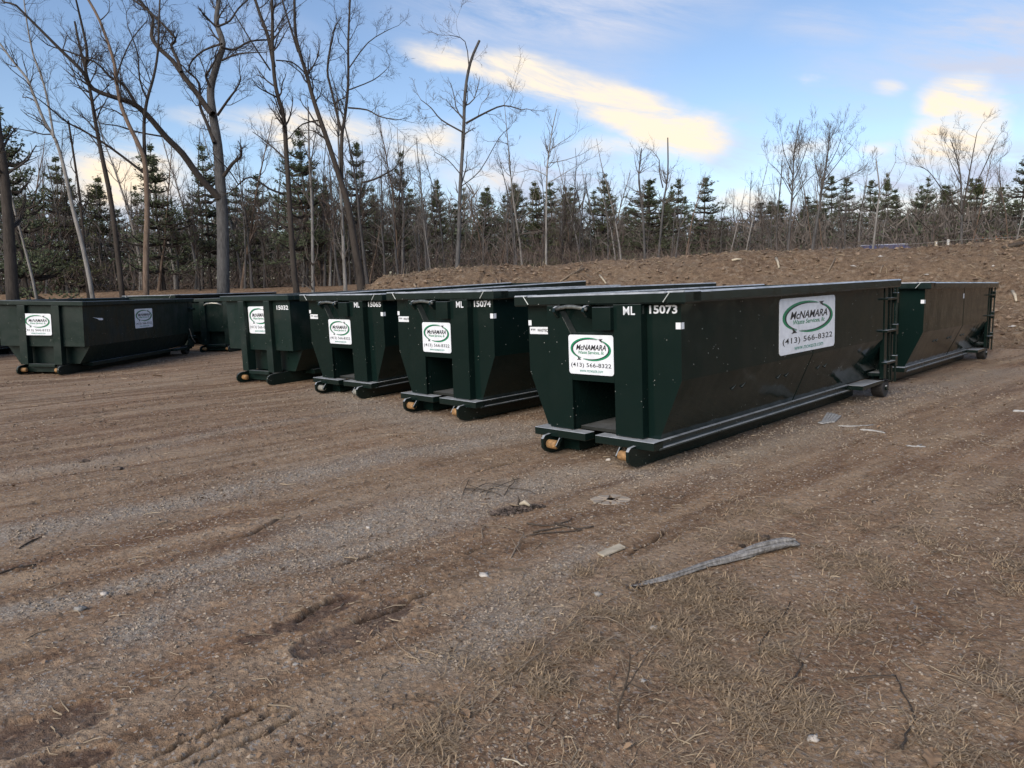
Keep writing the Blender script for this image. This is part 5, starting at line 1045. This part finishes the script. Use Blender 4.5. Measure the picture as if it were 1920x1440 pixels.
stick('forked_twig', 'pale forked twig with a bent arch, left of the dark branch', [(905, 1008), (904, 993), (930, 991), (955, 994), (980, 1005), (975, 1018), (968, 1030), (956, 1048)], 2, 3, 'stick', 'twig', [([(969, 1030), (962, 1018), (959, 1012)], 2, 1), ([(980, 1008), (1000, 1004)], 2, 1), ([(969, 1030), (972, 1038), (978, 1045)], 2, 1)], .012, None, None, .02)
def twig_pile():
    e = tag(empty('twig_pile'), 'tangle of thin dark twigs above the bark heap', 'twigs')
    for q, w in [([(862, 915), (872, 905), (890, 898), (912, 903)], 2), ([(868, 928), (875, 915), (880, 902)], 2.2), ([(872, 920), (910, 925), (940, 930)], 3), ([(900, 925), (930, 918), (965, 905), (975, 900)], 2.2), ([(946, 930), (955, 918), (965, 908), (958, 896)], 2.4), ([(885, 925), (905, 915), (925, 912), (955, 915)], 2.2), ([(955, 917), (985, 923), (1004, 927)], 2.2), ([(910, 930), (922, 915), (940, 905)], 2), ([(880, 912), (900, 920), (930, 926)], 2), ([(915, 918), (935, 920), (952, 926)], 2)]:
        P = smooth_line(ground_pts(q, .012), 3); P[:, 2] += .02 * np.sin(pi * np.linspace(0, 1, len(P))); MB().tube(P, np.linspace(w, w * .5, len(P)) * .0052 / 2, 5).build('twig', M['dark_wood'] if w > 2.1 else M['stick'], e, 0, True)
twig_pile()
def slats():
    e = tag(empty('broken_crate_side'), 'broken bleached slats lying beside the nearest container', 'slats')
    for k in range(5):
        x = 1538 + k * 5.5; quad = [(x, 797 - k * .8), (x + 4.6, 797 - k * .8), (x + 17, 778 + k * 1.2), (x + 12.5, 777.5 + k * 1.2)]
        flat_board('slat', None, quad, .018, 'white_wood', 'board', e, .012 + .004 * (k % 2))
    flat_board('rail', None, [(1533, 796), (1545, 797), (1556, 791), (1545, 790)], .015, 'white_wood', 'board', e, .012)
slats()
stick('pale_stick', 'bleached stick right of the broken slats', [(1612, 806), (1635, 808), (1660, 812)], 4, 3, 'white_wood')
stick('pale_stick', 'long bleached stick behind the broken slats', [(1572, 799), (1600, 800), (1637, 797)], 3, 2, 'white_wood')
stick('pale_stick', 'bleached stick with a stub on the grass, farther right than the slats', [(1700, 837), (1716, 840), (1735, 840)], 4, 2, 'white_wood', 'stick', [([(1718, 840), (1728, 837)], 2, 1)])
stick('pale_stick', 'white stick near the right edge of the yard', [(1900, 772), (1915, 773), (1935, 774)], 5, 4, 'white_wood')
stick('pale_stick', 'tan straight stick below the right end of the bank', [(1838, 829), (1850, 834), (1866, 839)], 2, 1.5, 'stick')
stick('curved_vine', 'long thin curved vine arching over the bare dirt in the foreground', [(938, 1285), (975, 1262), (1020, 1230), (1055, 1195), (1095, 1172), (1140, 1170), (1185, 1190), (1222, 1212)], 3, 2, 'stick', 'vine', [([(1100, 1215), (1140, 1216), (1180, 1214)], 1.5, 1)], .012, None, None, .035)
def weed(px, py, stems, label, seed):
    "dry stalks rising from one root"
    b0 = on_ground(px, py); b0[2] = float(ground_z(b0[0], b0[1])[0]); e = tag(empty('weed_stem', tuple(b0)), label, 'weed'); R = np.random.default_rng(seed)
    for k, (pts, w0, w1) in enumerate(stems):
        P = [at(x, y, b0[1] + .05 * k * i) - b0 for i, (x, y) in enumerate(pts)]
        if k == 0: P[0] = np.zeros(3)
        P = smooth_line(P, 3); P[:, :2] += R.normal(0, .002, (len(P), 2)); MB().tube(P, np.maximum(.0012, np.linspace(w0, w1, len(P)) * b0[1] / F_PX / 2), 6).build('stalk', M['dark_wood'] if k < 2 else M['stick'], e, 0, True)
weed(1158, 1366, [([(1158, 1366), (1160, 1325), (1174, 1282), (1181, 1245), (1180, 1222)], 5, 2.5), ([(1170, 1295), (1192, 1262), (1210, 1235), (1226, 1212)], 3.2, 1.6), ([(1176, 1270), (1166, 1240), (1160, 1205)], 2.4, 1.2), ([(1180, 1240), (1196, 1222), (1222, 1210)], 2.2, 1.2), ([(1160, 1330), (1146, 1300), (1140, 1280)], 2, 1)], 'dead forked weed stem standing up in the near grass', 1)
weed(1500, 1255, [([(1500, 1255), (1498, 1236), (1503, 1215)], 2.4, 1.2), ([(1499, 1244), (1490, 1228), (1486, 1215)], 2, 1)], 'small dry weed standing above the dark curved stick', 2)
stick('dark_stick', 'dark curved stick in the dead grass at right foreground', [(1458, 1312), (1480, 1290), (1497, 1268), (1506, 1248)], 5, 3, 'dark_wood', 'stick', [], .012)
stick('root_vine', 'thin dark bent vine near the bottom right corner', [(1692, 1412), (1700, 1385), (1712, 1355), (1706, 1328), (1690, 1300), (1678, 1270)], 4, 2.5, 'dark_wood', 'vine', [([(1680, 1272), (1640, 1273), (1582, 1278)], 3, 1.5), ([(1692, 1408), (1676, 1402), (1668, 1400)], 2, 1)], .012)
stick('thin_vine', 'thin vine curving through the grass right of the log', [(1420, 1230), (1428, 1205), (1445, 1180), (1470, 1155), (1480, 1128)], 2.5, 1.5, 'dark_wood', 'vine')
stick('dry_straw', 'pale curved straw lying by the damp rut', [(735, 1190), (742, 1205), (760, 1225), (782, 1240), (810, 1247)], 2.5, 1.5, 'stick', 'straw', [([(790, 1235), (812, 1242), (830, 1246)], 2, 1)])
stick('dark_stick', 'short dark stick at the left edge of the gravel', [(35, 1030), (52, 1020), (80, 1008)], 3, 2, 'dark_wood')
stick('dark_stick', 'dark stick at the left edge below the gravel band', [(-5, 1078), (30, 1068), (68, 1060)], 3, 2, 'dark_wood')
stick('pale_stick', 'short pale twig between the board and the vines', [(1130, 1048 + 88), (1150, 1150), (1170, 1156)], 3, 2, 'stick')
stick('pale_stick', 'pale splinter above the right end of the log', [(1505, 1003), (1518, 1006), (1530, 1010)], 3, 2, 'stick')
stick('pale_stick', 'bleached stick at the bottom edge of the picture', [(940, 1426), (960, 1432), (985, 1441)], 4, 3, 'pale_wood')
stick('berm_root', 'pale root poking from the bank behind the nearest container', [(1124, 514), (1130, 522), (1136, 532)], 3, 2, 'pale_wood') if False else None
def stones():
    R = np.random.default_rng(14)
    for (px, py, w, h, mat, lab, cat) in [(908, 1081, 22, 9, 'stone_pale', 'flat pale stone pressed into the dirt left of the log', 'stone'), (1120, 1117, 18, 13, 'stone', 'grey stone just left of the thin end of the log', 'stone'), (1226, 1177, 16, 12, 'stone_pale', 'small white lump in the grass below the log', 'stone'), (1526, 1388, 22, 16, 'stone_pale', 'cream-coloured stone in the near grass at right', 'stone'),
        (220, 881, 18, 8, 'mulch', 'dark clod on the bare dirt in the left yard', 'clod'), (158, 866, 16, 6, 'mulch', 'flat dark clod left of the other dark clod', 'clod'), (1141, 863, 9, 6, 'stone_pale', 'small white stone between the rollers of the nearest container', 'stone'), (1435, 1010, 16, 12, 'mulch', 'dark clump of bark above the right end of the log', 'clump'), (1392, 1026, 14, 10, 'mulch', 'smaller dark clump left of the bark clump above the log', 'clump'),
        (1275, 1180, 14, 8, 'stone', 'grey pebble to the right of the small white lump', 'stone'), (1205, 1278, 14, 8, 'stone', 'flat grey pebble beside the standing weed stem', 'stone'), (150, 1145, 20, 10, 'stone', 'larger grey stone on the left gravel band', 'stone'), (195, 1115, 12, 8, 'stone_pale', 'pale stone on the left gravel band, above the larger grey one', 'stone'), (555, 1248, 12, 8, 'stone', 'grey stone below the damp rut', 'stone'), (690, 990, 10, 7, 'stone_pale', 'cream pebble in the middle of the gravel patch', 'stone')]:
        p = on_ground(px, py); D = np.hypot(p[0], p[1]); a = w * D / F_PX / 2; b = min(a * .75, max(a * .4, h * D / F_PX * .6)); V = []; F = []; n1, n2 = 5, 9
        for i in range(n1 + 1):
            ph = pi * i / n1
            for j in range(n2): th = 2 * pi * j / n2; k = 1 + .22 * R.normal(); V.append((a * sin(ph) * cos(th) * k, a * .8 * sin(ph) * sin(th) * k, b * cos(ph) * k * .8))
        for i in range(n1):
            for j in range(n2): F.append((i * n2 + j, (i + 1) * n2 + j, (i + 1) * n2 + (j + 1) % n2, i * n2 + (j + 1) % n2))
        o = MB().add(V, F).build(cat if cat != 'stone' else 'ground_stone', M[mat], None, 0, cat == 'stone'); o.location = (p[0], p[1], float(ground_z(p[0], p[1])[0]) + b * .35); tag(o, lab, cat)
stones()
def leaves():
    R = np.random.default_rng(15)
    for (px, py, L_, lab) in [(1748, 1428, .075, 'curled tan oak leaf in the bottom right corner'), (1232, 1158, .05, 'orange dead leaf in the grass below the log'), (872, 1342, .05, 'tan dead leaf in the near grass left of the weed stem'), (295, 706, .12, 'tan dead leaf on the ground in front of the scuffed left container')]:
        p = on_ground(px, py); V = []; F = []; n = 9; a0 = R.random() * 6
        for i in range(n):
            t = i / (n - 1); w = L_ * .42 * sin(pi * t) * (1 + .35 * (i % 2)) + .002
            for s_ in (-1, 0, 1): x = (t - .5) * 2 * L_; y = s_ * w; V.append((x * cos(a0) - y * sin(a0), x * sin(a0) + y * cos(a0), .012 + .25 * L_ * abs(s_) + .1 * L_ * sin(5 * t)))
        for i in range(n - 1):
            for j in (0, 1): F.append((i * 3 + j, i * 3 + 3 + j, i * 3 + 4 + j, i * 3 + 1 + j))
        me = bpy.data.meshes.new('leaf'); me.from_pydata(V, [], F); me.materials.append(M['dead_leaf']); o = obj('leaf', me); o.location = (p[0], p[1], float(ground_z(p[0], p[1])[0])); tag(o, lab, 'leaf')
leaves()
def berm_debris():
    "roots, broken stakes and straw on the bank"
    R = np.random.default_rng(16); tb = TB()
    ok = np.where((BS > .5) & (BS < 8.5) & (BA > 3) & (BA < 46))[0]
    for i in R.choice(ok, 4200):
        p = np.array([BX[i], BY[i], BZ[i]]) + np.array([0, 0, .01]); d = unit(np.array([R.normal(), R.normal(), R.normal(.05, .3)])); L_ = R.uniform(.06, .5) * (.4 + R.random()); m_ = p + d * L_ * .5 + R.normal(0, .03, 3) + np.array([0, 0, .02]); tb.tube([p, m_, p + d * L_], np.array([1, .8, .3]) * R.uniform(.004, .013), 3)
    tag(obj('bank_straw', tb.mesh('bank_straw', M['straw'])), 'straw, roots and wood splinters strewn over the bank', kind='stuff')
    from mathutils.bvhtree import BVHTree
    bm_o = bpy.data.objects['dirt_berm']; bvh = BVHTree.FromObject(bm_o, bpy.context.evaluated_depsgraph_get())
    def hit(px, py):
        d = ray(px, py); h = bvh.ray_cast(Vector((0, 0, EYE)), Vector(d).normalized()); return np.array(h[0]) if h[0] is not None else None
    for (x0, y0, x1, y1, w, mat, lab) in [(1124, 516, 1136, 534, 4, 'pale_wood', 'pale bent root on the bank above the 15073 rim'), (1081, 510, 1092, 500, 3, 'stick', 'short pale root standing on the bank left of the bent one'), (1455, 484, 1460, 505, 5, 'pale_wood', 'pale stake leaning on the bank above the big side sign'), (1372, 488, 1390, 489, 5, 'pale_wood', 'pale splinter lying along the top of the bank'), (1898, 546, 1904, 568, 6, 'pale_wood', 'pale stake standing in the bank right of the far right container'),
        (778, 533, 780, 541, 5, 'stick', 'short thick stub on the bank behind the container marked 15074'), (930, 525, 932, 540, 3, 'stick', 'left of two thin stakes on the bank behind 15074'), (938, 524, 939, 538, 3, 'stick', 'right of two thin stakes on the bank behind 15074'), (1050, 528, 1095, 505, 4, 'stick', 'long thin root slanting down the bank'), (1552, 510, 1565, 487, 3, 'stick', 'thin slanting root on the bank above the far end of 15073'), (1650, 512, 1655, 500, 3, 'stick', 'thin twig on the bank above the rear corner of 15073'), (1880, 466, 1925, 458, 9, 'dark_wood', 'dark log along the top of the bank at the right edge')]:
        a, b = hit(x0, y0), hit(x1, y1)
        if a is None or b is None: continue
        D = a[1]; r = w * D / F_PX / 2; mid = (a + b) / 2 + np.array([R.normal(0, .03), -.03, .05]); o0 = a.copy(); o = MB().tube([a - o0, mid - o0, b - o0 + np.array([0, -.03, .06])], [r, r * .9, r * .6], 7).build('bank_root', M[mat], None, 0, True); o.location = tuple(o0); tag(o, lab, 'root' if 'root' in lab else 'stake')
    for (x, y, w, lab) in [(1650, 482, 12, 'pale flat stone high on the bank'), (1600, 500, 12, 'pale stone on the bank above the side sign'), (1898, 613, 14, 'pale stone low on the bank at the right edge'), (1862, 500, 9, 'small pale stone on the bank above the far right container'), (1738, 516, 10, 'pale stone on the bank above the far right rim')]:
        a = hit(x, y)
        if a is None: continue
        r = w * a[1] / F_PX / 2; o = lumps('bank_stone', np.zeros((1, 3)), np.array([r]), M['stone_pale'], lab, .5, int(x), None); o.location = tuple(a + np.array([0, 0, .02])); tag(o, lab, 'stone')
berm_debris()
